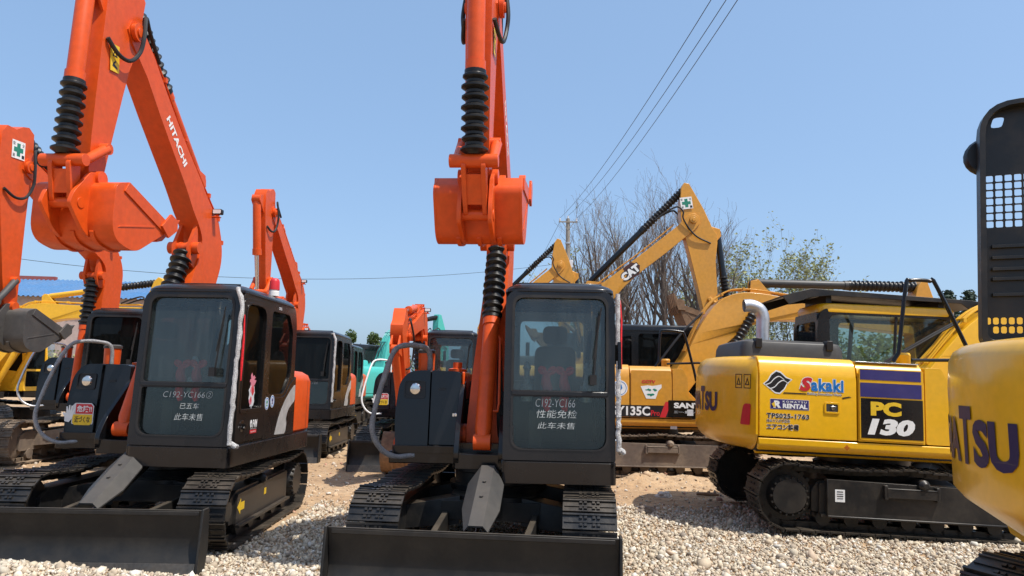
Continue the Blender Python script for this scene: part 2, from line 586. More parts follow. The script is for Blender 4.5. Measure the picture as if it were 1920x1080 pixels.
F0, P0, T0 = (.35, 1.15), (1.42, 5.22), (1.86, 3.57)
TH0 = math.atan2(P0[1] - F0[1], P0[0] - F0[0])
AL0 = math.atan2(T0[1] - P0[1], T0[0] - P0[0])
toB = lambda p: rot2((p[0] - F0[0], p[1] - F0[1]), -TH0)
toA = lambda p: rot2((p[0] - P0[0], p[1] - P0[1]), -AL0)
toK = lambda p: (p[0] - T0[0], p[1] - T0[1])

BOOM_SMALL = [toB(p) for p in
    [(.36, .98), (.50, 1.06), (.50, 1.25)] + cr([(.34, 1.8), (.04, 2.5), (-.15, 2.95), (-.26, 3.2), (-.28, 3.38), (-.17, 3.54), (-.02, 3.68), (.19, 3.91), (.51, 4.22), (.83, 4.53)], 3) +
    [(1.15, 4.86), (1.44, 5.08), (1.54, 5.20), (1.50, 5.31), (1.40, 5.35), (1.28, 5.31)] + cr([(1.04, 5.12), (.80, 4.89), (.54, 4.65), (.27, 4.42), (0, 4.20), (-.38, 3.89), (-.66, 3.67), (-.79, 3.43), (-.82, 3.18), (-.73, 2.90), (-.42, 2.2), (-.05, 1.5)], 3) + [(.15, 1.15), (.22, 1.02)]]
BOOM_BIG = [(.03, -.19), (.2, -.15)] + cr([(.6, .15), (1.15, .52), (1.65, .70), (2.1, .68), (2.7, .52), (3.6, .16), (4.4, -.14)], 3) + \
    [(4.62, -.18), (4.76, -.08), (4.78, .06), (4.66, .17)] + cr([(4.3, .25), (3.4, .60), (2.5, .97), (1.95, 1.21), (1.55, 1.31), (1.2, 1.24), (.8, .95), (.35, .47)], 3) + [(0.02, .2), (-.15, .08), (-.14, -.1)]
ARM = [toA(p) for p in
    [(1.30, 5.40), (1.28, 5.22), (1.34, 5.07), (1.45, 4.82), (1.54, 4.48), (1.66, 3.99), (1.75, 3.60), (1.80, 3.49), (1.88, 3.47), (1.95, 3.54), (1.965, 3.65), (1.96, 3.95), (1.94, 4.35), (1.91, 4.84), (1.87, 5.36), (1.80, 5.62), (1.70, 5.70), (1.56, 5.66), (1.44, 5.70), (1.34, 5.70), (1.26, 5.62)]]
ARM_BIG = [(-.58, -.10), (-.3, -.17), (-.05, -.20), (.10, -.20), (.5, -.17), (1.2, -.13), (1.88, -.10), (1.97, -.08), (2.04, 0), (1.98, .09), (1.5, .15), (.75, .25), (.45, .34), (.32, .36), (.18, .30), (-.15, .22), (-.5, .10), (-.64, .05), (-.67, -.03)]
BUCK = [toK(p) for p in rpoly([(1.80, 3.56), (1.985, 3.50), (1.985, 2.975), (1.60, 2.905), (.98, 3.27)], [0, .08, .19, .12, 0], 6)]

def bellows(mb, p0, p1, r0, r1, n, seg=16):
    p0, p1 = Vector(p0), Vector(p1)
    L = (p1 - p0).length
    prof = [(0, r0 * .9)]
    for i in range(n):
        j0 = random.uniform(.94, 1.05)
        prof += [(L * (i + .12) / n, r0), (L * (i + .42) / n, r1 * j0), (L * (i + .58) / n, r1 * j0), (L * (i + .88) / n, r0)]
    prof.append((L, r0 * .9))
    return mb.lathe(p0, p1, prof, seg)

def cylinder(parent, m, p0, p1, split, r, barrel_mat, name, bell=True, rb=1.35, rod=M['chrome'], bell0=None, folds=None, off=0.0):
    """Hydraulic ram p0 (barrel foot) -> p1 (rod eye)."""
    p0, p1 = Vector(p0), Vector(p1)
    a = (p1 - p0).normalized()
    L = (p1 - p0).length
    b = MB(m)
    side = Vector((0, 1, 0))
    b.cyl(p0 - side * r * 1.0, p0 + side * r * 1.0, r * .95, 16)
    b.lathe(p0, p1, [(0.02, r * .7), (.12, r), (L * split - .12, r), (L * split - .12, r * 1.14), (L * split, r * 1.14), (L * split + .01, r * .6)], 22)
    o = b.build(name, barrel_mat, parent)
    MB(m).cyl(p1 - side * r * .95, p1 + side * r * .95, r * .8, 16).build('rod_eye', barrel_mat, o)
    rd = MB(m)
    rd.cyl(p0 + a * (L * split - .02), p1 - a * .04, r * .45, 14)
    rd.build('piston_rod', rod, o)
    if bell:
        q0 = p0 + a * (L * split - .03)
        q1 = p1 - a * .05
        LL = (q1 - q0).length
        bm_ = MB(m)
        bellows(bm_, q0, q1, r * 1.02, r * rb, folds or max(6, int(LL / .085)))
        bm_.cyl(q0 - a * .01, q0 + a * .035, r * 1.2, 18)
        bm_.build('bellows', M['rubber'], o, smooth=28)
    return o

def attachment(parent, m, y0, F, prof, Lb, k, th, al, be, paintm, o):
    """Boom, arm, linkage, bucket. th, al: absolute angles of boom chord and arm; be: bucket turn from its folded pose."""
    ka, kb = o.get('ka', 1.0) * k, o.get('kb', 1.0) * k
    bw, aw, kw = o.get('bw', .26) * k, o.get('aw', .24) * k, o.get('kw', .75) * kb
    B = lambda p: (F[0] + k * rot2(p, th)[0], F[1] + k * rot2(p, th)[1])
    P = B((Lb, 0))
    A = lambda p: (P[0] + ka * rot2(p, al)[0], P[1] + ka * rot2(p, al)[1])
    T = A(toA(T0))
    K = lambda p: (T[0] + kb * rot2(p, be)[0], T[1] + kb * rot2(p, be)[1])
    D = lambda p, dy=0.0: (p[0], y0 + dy, p[1])
    boomm = o.get('boom_mat', paintm)
    # boom
    b = MB(m)
    foot_w, tip_w = o.get('foot_w', .42) * k / 2, bw / 2
    fl = o.get('flare', 1.6)
    def wf(p):
        d = math.hypot(p[0], p[1])
        return lerp(foot_w, tip_w, min(1, d / fl)) if d < fl else tip_w
    b.plate(prof, 0, 0, lambda u, v, w: (B((u, v))[0], y0 + w, B((u, v))[1]), (), wf)
    pf = b
    for dy in (-1, 1):
        pf.cyl(D(P, dy * (tip_w + .005)), D(P, dy * (tip_w + .05 * k)), .095 * k, 18)
        pf.cyl(D(P, dy * (tip_w + .05 * k)), D(P, dy * (tip_w + .065 * k)), .05 * k, 12)
        pf.cyl(D(F, dy * foot_w), D(F, dy * (foot_w + .05)), .12 * k, 18)
        kp = o.get('cyl_top', toB((.12, 3.08)))
        pf.cyl(D(B(kp), dy * .03), D(B(kp), dy * (tip_w + .06)), .075 * k, 16)
        pf.plate([(B(q)) for q in o.get('lug', [toB((-.02, 2.9)), toB((.22, 2.95)), toB((.26, 3.12)), toB((.12, 3.35))])], dy * tip_w * .55, dy * tip_w * .85, lambda u, v, w: (u, y0 + w, v))
    ac0 = o.get('ac0', toB((-.30, 4.13)))
    for dy in (-1, 1):
        q = ac0
        pf.plate([B((q[0] - .22, q[1] - .36)), B((q[0] + .25, q[1] - .34)), B((q[0] + .07, q[1] + .05)), B((q[0] - .07, q[1] + .05))], dy * .07 * k - .012, dy * .07 * k + .012, lambda u, v, w: (u, y0 + w, v))
    boom = b.build('boom', boomm, parent, bevel=.009 * k)
    # weld seams and flange edges
    # hoses along the boom top
    hs = MB(m)
    n = len(prof)
    top = o.get('hose_path')
    if top:
        for dy, rr in ((-.6, .013), (-.25, .013), (.25, .013), (.6, .011)):
            hs.tube([D(B(q), dy * tip_w) for q in cr(top, 5)], rr * k, 7)
        cl = hs
        for q in top[1:-1]:
            c = B(q)
            cl.box(c[0] - .02, c[0] + .02, y0 - tip_w * .85, y0 + tip_w * .85, c[1] - .03, c[1] + .025)
        hs.build('hydraulic_pipe', o.get('pipe_mat', boomm), boom)
    # arm
    a = MB(m)
    def awf(p):
        return lerp(aw * .5, aw * .42, min(1, max(0, p[0] / 2)))
    a.plate(o.get('arm_prof', ARM), 0, 0, lambda u, v, w: (A((u, v))[0], y0 + w, A((u, v))[1]), (), awf)
    ab = a
    lk = A(toA((1.80, 3.88)))
    for dy in (-1, 1):
        ab.cyl(D(T, dy * aw * .4), D(T, dy * (aw * .5 + .06 * k)), .075 * k, 16)
        ab.cyl(D(lk, dy * aw * .4), D(lk, dy * (aw * .5 + .07 * k)), .055 * k, 16)
    c0 = A(o.get('bc0', toA((2.00, 5.52))))
    for dy in (-1, 1):
        ab.plate([A(q) for q in o.get('bc_lug', [toA((1.78, 5.6)), toA((1.86, 5.2)), toA((2.07, 5.50)), toA((2.0, 5.60))])], dy * .075 * k - .014, dy * .075 * k + .014, lambda u, v, w: (u, y0 + w, v))
    arm = a.build('arm', o.get('arm_mat', paintm), parent, bevel=.009 * k)
    # rams
    cm = o.get('ram_mat', paintm)
    acp1 = A(o.get('ac1', toA((1.34, 5.62))))
    cylinder(parent, m, D(B(ac0)), D(acp1), o.get('ac_split', .55), .075 * k, cm, 'arm_cylinder', o.get('bell_arm', True))
    L = A(toA((2.16, 3.68)))
    cylinder(parent, m, D(c0), D(L), o.get('bc_split', .60), .078 * k, cm, 'bucket_cylinder', o.get('bell_bucket', True), rb=1.5)
    # linkage
    k2 = K(toK((2.10, 3.28)))
    lb = MB(m)
    for dy in (-1, 1):
        yy = y0 + dy * (aw * .5 + .035 * k)
        for (q0, q1, r0, r1) in ((L, lk, .06, .06),):
            lb.tube([(q0[0], yy, q0[1]), (lerp(q0[0], q1[0], .3), yy, lerp(q0[1], q1[1], .3) - .02 * k), (q1[0], yy, q1[1])], [.055 * k, .045 * k, .05 * k], 10)
        yy = y0 + dy * .085 * k
        dx, dz = k2[0] - L[0], k2[1] - L[1]
        ll = math.hypot(dx, dz)
        nx, nz = -dz / ll * .075 * k, dx / ll * .075 * k
        lb.plate(rpoly([(L[0] + nx, L[1] + nz), (L[0] - nx, L[1] - nz), (k2[0] - nx * .8, k2[1] - nz * .8), (k2[0] + nx * .8, k2[1] + nz * .8)], .05 * k), yy - .02 * k, yy + .02 * k, lambda u, v, w: (u, w, v))
    f = .22
    g0 = (lerp(L[0], k2[0], f), lerp(L[1], k2[1], f))
    g1 = (lerp(L[0], k2[0], .78), lerp(L[1], k2[1], .78))
    lb.plate([(g0[0] + nx * .7, g0[1] + nz * .7), (g0[0] - nx * .3, g0[1] - nz * .3), (g1[0] - nx * .3, g1[1] - nz * .3), (g1[0] + nx * .7, g1[1] + nz * .7)], y0 - .075 * k, y0 + .075 * k, lambda u, v, w: (u, w, v))
    lb.cyl(D(L, -aw * .5 - .09 * k), D(L, aw * .5 + .09 * k), .058 * k, 16)
    lb.cyl(D(k2, -.16 * k), D(k2, .16 * k), .05 * k, 14)
    lb.build('linkage', o.get('link_mat', o.get('bucket_mat', paintm)), parent, bevel=.006)
    # bucket
    bm_ = o.get('bucket_mat', paintm)
    kk = MB(m)
    outer = BUCK
    inner = []
    for i, p in enumerate(outer):
        q0, q1 = outer[max(i - 1, 0)], outer[min(i + 1, len(outer) - 1)]
        tx, tz = q1[0] - q0[0], q1[1] - q0[1]
        l = math.hypot(tx, tz)
        inner.append((p[0] + tz / l * .025, p[1] - tx / l * .025))
    cxm, czm = -.35, -.2
    inner = [(p[0] + (0.028 if (cxm - p[0]) > 0 else -0.028) * min(1, abs(cxm - p[0]) * 2), p[1] + 0.0) if False else p for p in inner]
    # inward normal check
    if math.hypot(inner[8][0] - cxm, inner[8][1] - czm) > math.hypot(outer[8][0] - cxm, outer[8][1] - czm):
        inner = [(2 * p[0] - q[0], 2 * p[1] - q[1]) for p, q in zip(outer, inner)]
    sec = [K(p) for p in outer] + [K(p) for p in reversed(inner)]
    kk.plate(sec, y0 - kw / 2, y0 + kw / 2, lambda u, v, w: (u, w, v))
    sp = [K(p) for p in outer]
    for dy in (-1, 1):
        kk.plate(sp, dy * (kw / 2), dy * (kw / 2 + .022 * kb), lambda u, v, w: (u, y0 + w, v))
        # reinforcing strip along the side edge
        e0, e1 = K(toK((.98, 3.29))), K(toK((1.80, 3.56)))
        f0, f1 = K(toK((1.08, 3.18))), K(toK((1.86, 3.46)))
        kk.plate([e0, e1, f1, f0], dy * (kw / 2 + .022 * kb), dy * (kw / 2 + .036 * kb), lambda u, v, w: (u, y0 + w, v))
    for dy in (-1, 1):
        kk.plate([K(toK(p)) for p in [(.92, 3.27), (1.08, 3.16), (1.22, 3.26), (1.06, 3.42), (.93, 3.38)]], dy * (kw / 2 + .03 * kb), dy * (kw / 2 + .055 * kb), lambda u, v, w: (u, y0 + w, v))
        kk.plate([K(toK(p)) for p in [(1.90, 3.10), (1.88, 3.12), (1.30, 3.24), (1.31, 3.22)]], dy * (kw / 2 + .022 * kb), dy * (kw / 2 + .028 * kb), lambda u, v, w: (u, y0 + w, v))
    # lugs
    for dy in (-.135, .135):
        lug = [K(toK(p)) for p in [(1.80, 3.50), (1.90, 3.62), (2.0, 3.60), (2.2, 3.36), (2.24, 3.25), (2.18, 3.18), (2.05, 3.05), (1.93, 2.98), (1.88, 3.3)]]
        kk.plate(rpoly(lug, .03), dy * k - .018 * k, dy * k + .018 * k, lambda u, v, w: (u, y0 + w, v))
    wr = [K((p[0] * 1.015 + .004, p[1] * 1.02 - .006)) for p in outer[10:21]] + [K(p) for p in reversed(outer[10:21])]
    for dy in (-.25, .0, .25):
        kk.plate(wr, y0 + dy * kw - .02, y0 + dy * kw + .02, lambda u, v, w: (u, w, v))
    bk = kk.build('bucket', bm_, parent, bevel=.005)
    nt_ = o.get('teeth', 4)
    for i in range(nt_):
        yy = lerp(-kw / 2 + .06 * kb, kw / 2 - .06 * kb, i / (nt_ - 1))
        t_ = MB(m)
        tp = [K(toK(p)) for p in [(1.16, 3.10), (1.06, 3.13), (.80, 3.35), (.74, 3.43), (.90, 3.38), (1.04, 3.28), (1.15, 3.19)]]
        t_.plate(tp, -.035 * kb, .035 * kb, lambda u, v, w: (u, y0 + yy + w, v))
        t_.build('tooth', bm_, bk, bevel=.006)
    # hoses at the boom head
    h = MB(m)
    hp_ = o.get('hose_loop', [toA(p) for p in [(1.86, 4.97), (1.72, 4.86), (1.56, 4.86), (1.44, 5.0), (1.40, 5.18), (1.32, 5.42), (1.16, 5.34), (.9, 5.1)]])
    for sg in (1, -1):
        yy = aw * .5 + .035 * k
        ys = [yy - .02, yy + .01, yy + .03, yy + .05, yy + .06, yy + .02, yy - .03, yy - .06]
        h.tube([D(A((q[0], q[1])), sg * q[2]) for q in cr([(p[0], p[1], y_) for p, y_ in zip(hp_, ys)], 6)], .021 * k, 8)
    h.build('hose', M['hose'], arm)
    return dict(B=B, A=A, K=K, P=P, T=T, boom=boom, arm=arm, bucket=bk, tip_w=tip_w, L=L)

# ------------------------------------------------------------------ compact excavator (cab beside the boom, dozer blade)
HAND = [(0, 0), (.05, -.01), (.085, .03), (.10, .09), (.115, .13), (.10, .14), (.08, .10), (.082, .17), (.068, .175), (.06, .11), (.052, .18), (.038, .178), (.036, .11), (.022, .165), (.008, .16), (.014, .09), (-.02, .10), (-.03, .085), (-.005, .05)]

def danger_sticker(parent, m, O, U, V, s=1.0):
    octo = lambda u0, u1, v0, v1, c: [(u0 + c, v0), (u1 - c, v0), (u1, v0 + c), (u1, v1 - c), (u1 - c, v1), (u0 + c, v1), (u0, v1 - c), (u0, v0 + c)]
    sc = lambda ps: [(p[0] * s, p[1] * s) for p in ps]
    a = decal([sc(octo(.08, .33, -.02, .235, .03))], O, U, V, M['lightgrey'], parent, m, off=.002, name='safety_sticker')
    decal([sc([(.12, .115), (.32, .115), (.32, .20), (.295, .225), (.12, .225)])], O, U, V, M['red'], a, m, off=.0035, name='sticker_field')
    decal([sc([(.115, -.01), (.295, -.01), (.32, .015), (.32, .108), (.09, .108), (.09, .015)])], O, U, V, M['ylw'], a, m, off=.0035, name='sticker_field')
    decal([sc([(p[0] + .0, p[1] + .03) for p in HAND])], O, U, V, M['white'], a, m, off=.0045, name='sticker_hand')
    O, U, V = Vector(O), Vector(U).normalized(), Vector(V).normalized()
    lettering('危険!!', O + U * .135 * s + V * .135 * s, U, V, .175 * s, .072 * s, M['white'], a, m, bold=.02, off=.005)
    lettering('近づくな', O + U * .115 * s + V * .018 * s, U, V, .18 * s, .07 * s, M['ink'], a, m, bold=.02, off=.005)

def squiggle(parent, m, O, U, V, paths, r, mat, name):
    """Hand-drawn strokes as thin marker lines on glass."""
    O, U, V = Vector(O), Vector(U).normalized(), Vector(V).normalized()
    nn = U.cross(V)
    b = MB(m)
    for p in paths:
        b.tube([O + U * q[0] + V * q[1] + nn * .004 for q in p], r, 5)
    return b.build(name, mat, parent)

def blade_unit(parent, m, x, w, zt, zb, mat):
    b = MB(m)
    front = cr([(x + .06, zb), (x - .02, zb + .08), (x - .075, zb + .2), (x - .075, zb + .33), (x - .02, zt)], 3)
    back = [(x - .045, zt), (x - .115, zb + .33), (x - .115, zb + .2), (x - .06, zb + .07), (x + .01, zb)]
    b.sidep(front + back, -w / 2, w / 2)
    for s in (-1, 1):
        b.sidep([(x + .065, zb - .005), (x + .055, zb + .1), (x + .03, zb + .3), (x + .0, zt + .008), (x - .12, zt + .008), (x - .15, zb + .2), (x - .1, zb - .005)], s * w / 2, s * (w / 2 + .022))
    b.box(x - .10, x - .02, -w / 2 + .03, w / 2 - .03, zt - .05, zt - .012)
    o = b.build('blade', mat, parent, bevel=.005)
    e = MB(m)
    e.sidep([(x + .074, zb - .01), (x + .05, zb + .11), (x + .036, zb + .11), (x + .058, zb - .01)], -w / 2 + .004, w / 2 - .004)
    e.build('cutting_edge', M['worn_steel'], o)
    for s in (-1, 1):
        a = MB(m)
        pts = [(x - .10, s * .36, zb + .28), (x - .45, s * .40, zb + .30), (.62, s * .44, .36)]
        for i in range(2):
            p, q = Vector(pts[i]), Vector(pts[i + 1])
            h0, h1 = (.19, .13) if i == 0 else (.13, .11)
            vs = []
            for (c, h) in ((p, h0), (q, h1)):
                for (dy, dz) in ((-.03, -h), (.03, -h), (.03, h), (-.03, h)):
                    vs.append((c.x, c.y + dy, c.z + dz * .9))
            a.add(vs, [(0, 1, 2, 3), (7, 6, 5, 4), (0, 4, 5, 1), (1, 5, 6, 2), (2, 6, 7, 3), (3, 7, 4, 0)])
        a.build('blade_arm', mat, o, bevel=.008)
    return o

def cab_left_seat(parent, m, xs, ys, z, cover=True):
    b = MB(m)
    b.topp(rect(xs - .25, xs + .25, ys - .24, ys + .24, .08), z + .32, z + .48)
    b.box(xs - .2, xs + .2, ys - .2, ys + .2, z + .02, z + .32)
    s = b.build('seat', M['seat'], parent, bevel=.03)
    k = MB(m)
    k.plate(rect(ys - .23, ys + .23, z + .46, z + 1.05, .1), 0, .12, lambda u, v, w: (xs - .30 + w - .14 * (v - z - .46), u, v))
    k.plate(rect(ys - .14, ys + .14, z + 1.08, z + 1.28, .07), 0, .10, lambda u, v, w: (xs - .38 + w, u, v))
    k.build('seat_back', M['seat'], s, bevel=.03)
    if cover:
        c = MB(m)
        c.topp(rect(xs - .1, xs + .34, ys - .38, ys - .26, .05), z + .45, z + .62)
        c.topp(rect(xs - .1, xs + .34, ys + .26, ys + .36, .05), z + .45, z + .62)
        for dy in (-.32, .31):
            c.lathe((xs + .26, ys + dy, z + .60), (xs + .29, ys + dy, z + .86), [(0, .045), (.1, .03), (.16, .03), (.2, .045), (.26, .02)], 10)
        c.build('armrest_console', M['seat_cover'], s, bevel=.02)
    return s

def compact_excavator(name, label, x, y, yaw, up=0.0, th=TH0, al=AL0, be=0.0, s=1.0, o=None, z=0.0, group='orange compact excavators'):
    o = o or {}
    T = thing(name, label, 'excavator', (x, y, z), yaw, group, s)
    mu = Matrix.Rotation(up, 4, 'Z')
    muddy = o.get('muddy', False)
    st, fm = (M['steel_mud'], M['frame_mud']) if muddy else (M['steel'], M['frame_black'])
    for sgn in (1, -1):
        tr = crawler(T, None, sgn * .935, .46, -1.10, 1.14, .34, 46, sgn, st, fm, rollers=5)
        if not muddy and sgn > 0:
            fy = .935 + .14
            pts = [(.0, 0), (.09, -.08), (.09, -.04), (.2, -.04), (.2, .04), (.09, .04), (.09, .08)]
            decal([pts], (.93, fy, .37), (-1, 0, 0), (0, 0, 1), M['ylw'], tr, name='arrow_sticker')
            decal([rect(0, .07, 0, .07)], (.10, fy, .37), (-1, 0, 0), (0, 0, 1), M['ylw'], tr, name='warning_sticker')
    c = MB()
    c.topp(rpoly([(-.75, -.42), (.55, -.42), (.72, -.2), (.72, .2), (.55, .42), (-.75, .42)], .08), .40, .60)
    for sg in (1, -1):
        for (xx) in (-.55, .55):
            c.add([(xx - .16, sg * .3, .34), (xx + .16, sg * .3, .34), (xx + .16, sg * .84, .28), (xx - .16, sg * .84, .28), (xx - .14, sg * .3, .60), (xx + .14, sg * .3, .60), (xx + .14, sg * .84, .50), (xx - .14, sg * .84, .50)],
                  [(0, 1, 2, 3), (4, 7, 6, 5), (0, 4, 5, 1), (1, 5, 6, 2), (2, 6, 7, 3), (3, 7, 4, 0)])
    c.lathe((0, 0, .58), (0, 0, .90), [(0, .50), (.08, .52), (.09, .46), (.20, .46), (.21, .50), (.32, .50)], 32)
    c.box(.58, .72, -.48, .48, .38, .56)
    c.build('undercarriage', fm, T, bevel=.015)
    if o.get('blade', True):
        bm_ = M['blade_grey']
        bl = blade_unit(T, None, 2.02, 2.30, .545, .0, bm_)
        # cover plate over the blade ram
        cv = MB()
        def cvm(u, v, w):
            t = v
            return (lerp(.95, 1.72, t) + w * .35, u, lerp(.86, .47, t) + w)
        w1, w2 = .075, .165
        zf = .02
        out = [(-w1, 0), (w1, 0), (w2, .16), (w2, .58), (w1, 1), (-w1, 1), (-w2, .58), (-w2, .16)]
        vs, fs = [], []
        for thick in (0, .014):
            for (u, v) in [(-.06, 0), (.06, 0), (.06, 1), (-.06, 1)]:
                vs.append(cvm(u, v, .06 + thick))
            for (u, v) in [(-.165, .2), (-.165, .62), (.165, .2), (.165, .62)]:
                vs.append(cvm(u, v, -.015 + thick))
            for (u, v) in [(-.1, 1.0), (.1, 1.0), (-.1, .02), (.1, .02)]:
                vs.append(cvm(u, v, .01 + thick))
        for q, fl in ((0, False), (12, True)):
            L_ = [(0, 1, 2, 3), (0, 3, 8, 5, 4, 10), (1, 11, 6, 7, 9, 2)]
            for f in L_:
                f = tuple(i + q for i in f)
                fs.append(f if not fl else tuple(reversed(f)))
        rim = [10, 4, 5, 8, 3, 2, 9, 7, 6, 11, 1, 0]
        for i in range(len(rim)):
            a_, b_ = rim[i], rim[(i + 1) % len(rim)]
            fs.append((a_, b_, b_ + 12, a_ + 12))
        cv.add(vs, fs)
        for t in (.3, .55):
            p = cvm(.0, t, .075)
            cv.cyl((p[0] - .004, p[1], p[2] - .01), (p[0] + .006, p[1], p[2] + .012), .016, 8)
        cv.build('blade_ram_cover', M['cover_grey'], T, smooth=20)
        cylinder(T, None, (.62, 0, .80), (1.86, 0, .36), .5, .062, fm, 'blade_ram', False)
        lg = MB()
        for dy in (-.07, .07):
            lg.sidep([(1.91, .18), (1.78, .36), (1.82, .44), (1.92, .50)], dy - .015, dy + .015)
        lg.build('blade_ram_lug', M['cover_grey'], bl)

    # ---- upper structure
    d = MB(mu)
    tail = [(-.72, 1.09)] + cr([(-1.28, 1.10), (-1.50, .98), (-1.62, .68), (-1.67, 0), (-1.62, -.68), (-1.50, -.96), (-1.28, -1.06)], 4) + [(-.72, -1.08)]
    d.topp([(1.06, .05), (1.06, 1.10)] + tail + [(.52, -1.09), (.52, -.42), (.45, -.36), (.45, .05)], .88, 1.0)
    d.build('deck', M['black'], T, bevel=.02)
    sk = MB(mu)
    sk.topp(rpoly([(1.075, .06), (1.075, 1.112), (-1.28, 1.112), (-1.50, .99), (-1.5, .75), (-.6, .8), (.6, .8), (.6, .06)], [.05, .07, .1, .1, 0, 0, 0, 0]), .79, .985)
    sk.build('side_skirt', M['cab_grey'], T, bevel=.018)
    # cab shell
    cb = MB(mu)
    front_o = rect(.06, 1.10, 1.0, 2.60, [.02, .02, .17, .17], 6)
    wu = rect(.140, 1.025, 1.63, 2.525, [.03, .03, .10, .10], 5)
    wl = rect(.140, 1.025, 1.10, 1.585, [.12, .12, .02, .02], 5)
    cb.frontp(front_o, 1.0, 1.075, [wu, wl], rake=.055)
    side_o = rpoly([(1.0, 1.0), (.93, 2.60), (-.58, 2.58), (-.66, 2.35), (-.68, 1.0)], [.02, .12, .15, .2, .02], 5)
    dw = rpoly([(.34, 1.36), (.87, 1.36), (.85, 2.47), (.42, 2.47), (.34, 2.38)], [.05, .05, .12, .06, .06], 4)
    rw = rpoly([(-.34, 1.50), (.14, 1.50), (.14, 2.46), (-.40, 2.46), (-.54, 2.25), (-.54, 1.72)], [.06, .08, .06, .06, .06, .1], 4)
    cb.sidep(side_o, 1.045, 1.10, [dw, rw])
    cb.sidep(side_o, .06, .105, [rpoly([(-.45, 1.45), (.84, 1.45), (.82, 2.46), (-.45, 2.46)], .08)])
    cb.frontp(rect(.106, 1.044, 1.0, 2.55, .03), -.67, -.62, [rect(.2, .95, 1.75, 2.42, .06)])
    cab = cb.build('cab', M['cab_grey'], T, bevel=.016)
    rf = MB(mu)
    def roofl(z, ins):
        return [(p[0], p[1], z + (0.0 if p[0] > -.2 else (p[0] + .2) * .07)) for p in rpoly([(.99 - ins, .06 + ins), (.99 - ins, 1.10 - ins), (-.64 + ins, 1.10 - ins), (-.64 + ins, .06 + ins)], .18, 6)]
    rf.loft([roofl(2.56, .03), roofl(2.575, -.008), roofl(2.605, -.006), roofl(2.635, .025), roofl(2.66, .075), roofl(2.672, .15)])
    rf.topp(rect(-.35, .55, .3, .86, .08), 2.66, 2.695)
    rf.topp([(.80, .16), (.84, .5), (.84, .66), (.80, 1.0), (.70, .9), (.70, .26)], 2.66, 2.684)
    rf.build('cab_roof', M['cab_grey'], cab, bevel=.01)
    fl = MB(mu)
    fl.box(-.6, .98, .11, 1.04, 1.0, 1.06)
    fl.box(-.58, -.30, .12, 1.03, 1.06, 1.72)
    fl.frontp(rect(.3, .42, 1.06, 1.45), .80, .92)
    fl.build('cab_floor', M['inner'], cab, bevel=.01)
    for nm, oo, mt, x0 in (('windscreen', wu, o.get('glass', M['glass']), 1.03), ('lower_windscreen', wl, M['glass_low'], 1.03)):
        MB(mu).frontp(oo, x0, x0 + .006, rake=.055).build(nm, mt, cab, smooth=0)
    ga = MB(mu)
    seal = lambda oo, i: [(lerp(np.mean([p[0] for p in oo]), p[0], 1 + i), lerp(np.mean([p[1] for p in oo]), p[1], 1 + i)) for p in oo]
    ga.frontp(seal(wu, .035), 1.072, 1.081, [seal(wu, -.02)], rake=.055)
    ga.frontp(seal(wl, .03), 1.0725, 1.0815, [seal(wl, -.02)], rake=.055)
    ga.build('window_seal', M['hose'], cab)
    br = MB(mu)
    br.frontp(rect(.135, 1.03, 1.590, 1.632), 1.055, 1.086, rake=.055)
    br.build('window_bar', M['cab_grey'], cab, bevel=.005)
    for nm, oo in (('door_window', dw), ('rear_side_window', rw)):
        MB(mu).sidep(oo, 1.07, 1.076).build(nm, M['glass_dark'], cab, smooth=0)
    MB(mu).sidep(rpoly([(-.45, 1.45), (.84, 1.45), (.82, 2.46), (-.45, 2.46)], .08), .08, .086).build('right_window', M['glass'], cab, smooth=0)
    MB(mu).frontp(rect(.2, .95, 1.75, 2.42, .06), -.65, -.644).build('rear_window', M['glass'], cab, smooth=0)
    dr = MB(mu)
    do = rpoly([(.245, 1.03), (.95, 1.03), (.93, 2.53), (.38, 2.54), (.245, 2.42)], [.03, .03, .1, .08, .1], 4)
    dr.sidep(do, 1.1005, 1.112, [dw])
    dr.sidep(seal(dw, .06), 1.112, 1.118, [dw])
    door = dr.build('door', M['cab_grey'], cab, bevel=.006)
    hd = MB(mu)
    hd.lathe((.80, 1.108, 1.19), (.80, 1.117, 1.19), [(0, .06), (.006, .06), (.009, .05)], 20)
    hd.box(.765, .785, 1.117, 1.14, 1.15, 1.21)
    hd.build('door_handle', M['black'], door)
    MB(mu).cyl((.79, 1.13, 1.17), (.79, 1.142, 1.17), .014, 10).build('door_lock', M['chrome'], door)
    wp = MB(mu)
    fx = lambda z: 1.09 - .055 * (z - 1)
    wp.tube([(fx(1.78), .90, 1.78), (fx(2.35), .945, 2.35)], .010, 6)
    wp.tube([(fx(1.95) + .012, .90, 1.95), (fx(2.1) + .014, .965, 2.42)], .007, 6)
    wp.box(fx(1.72), fx(1.72) + .05, .86, .92, 1.70, 1.79)
    wp.build('wiper', M['hose'], cab)
    cab_left_seat(cab, mu, -.02, .60, 1.06)
    if o.get('beacon'):
        bb = MB(mu)
        bb.lathe((-.1, 1.0, 2.66), (-.1, 1.0, 2.9), [(0, .06), (.055, .06), (.06, .055), (.075, .055)], 18)
        be_ = bb.build('beacon', M['white'], cab)
        MB(mu).lathe((-.1, 1.0, 2.735), (-.1, 1.0, 2.9), [(0, .062), (.10, .058), (.125, .05), (.14, .03)], 18).build('beacon_lens', M['red'], be_)
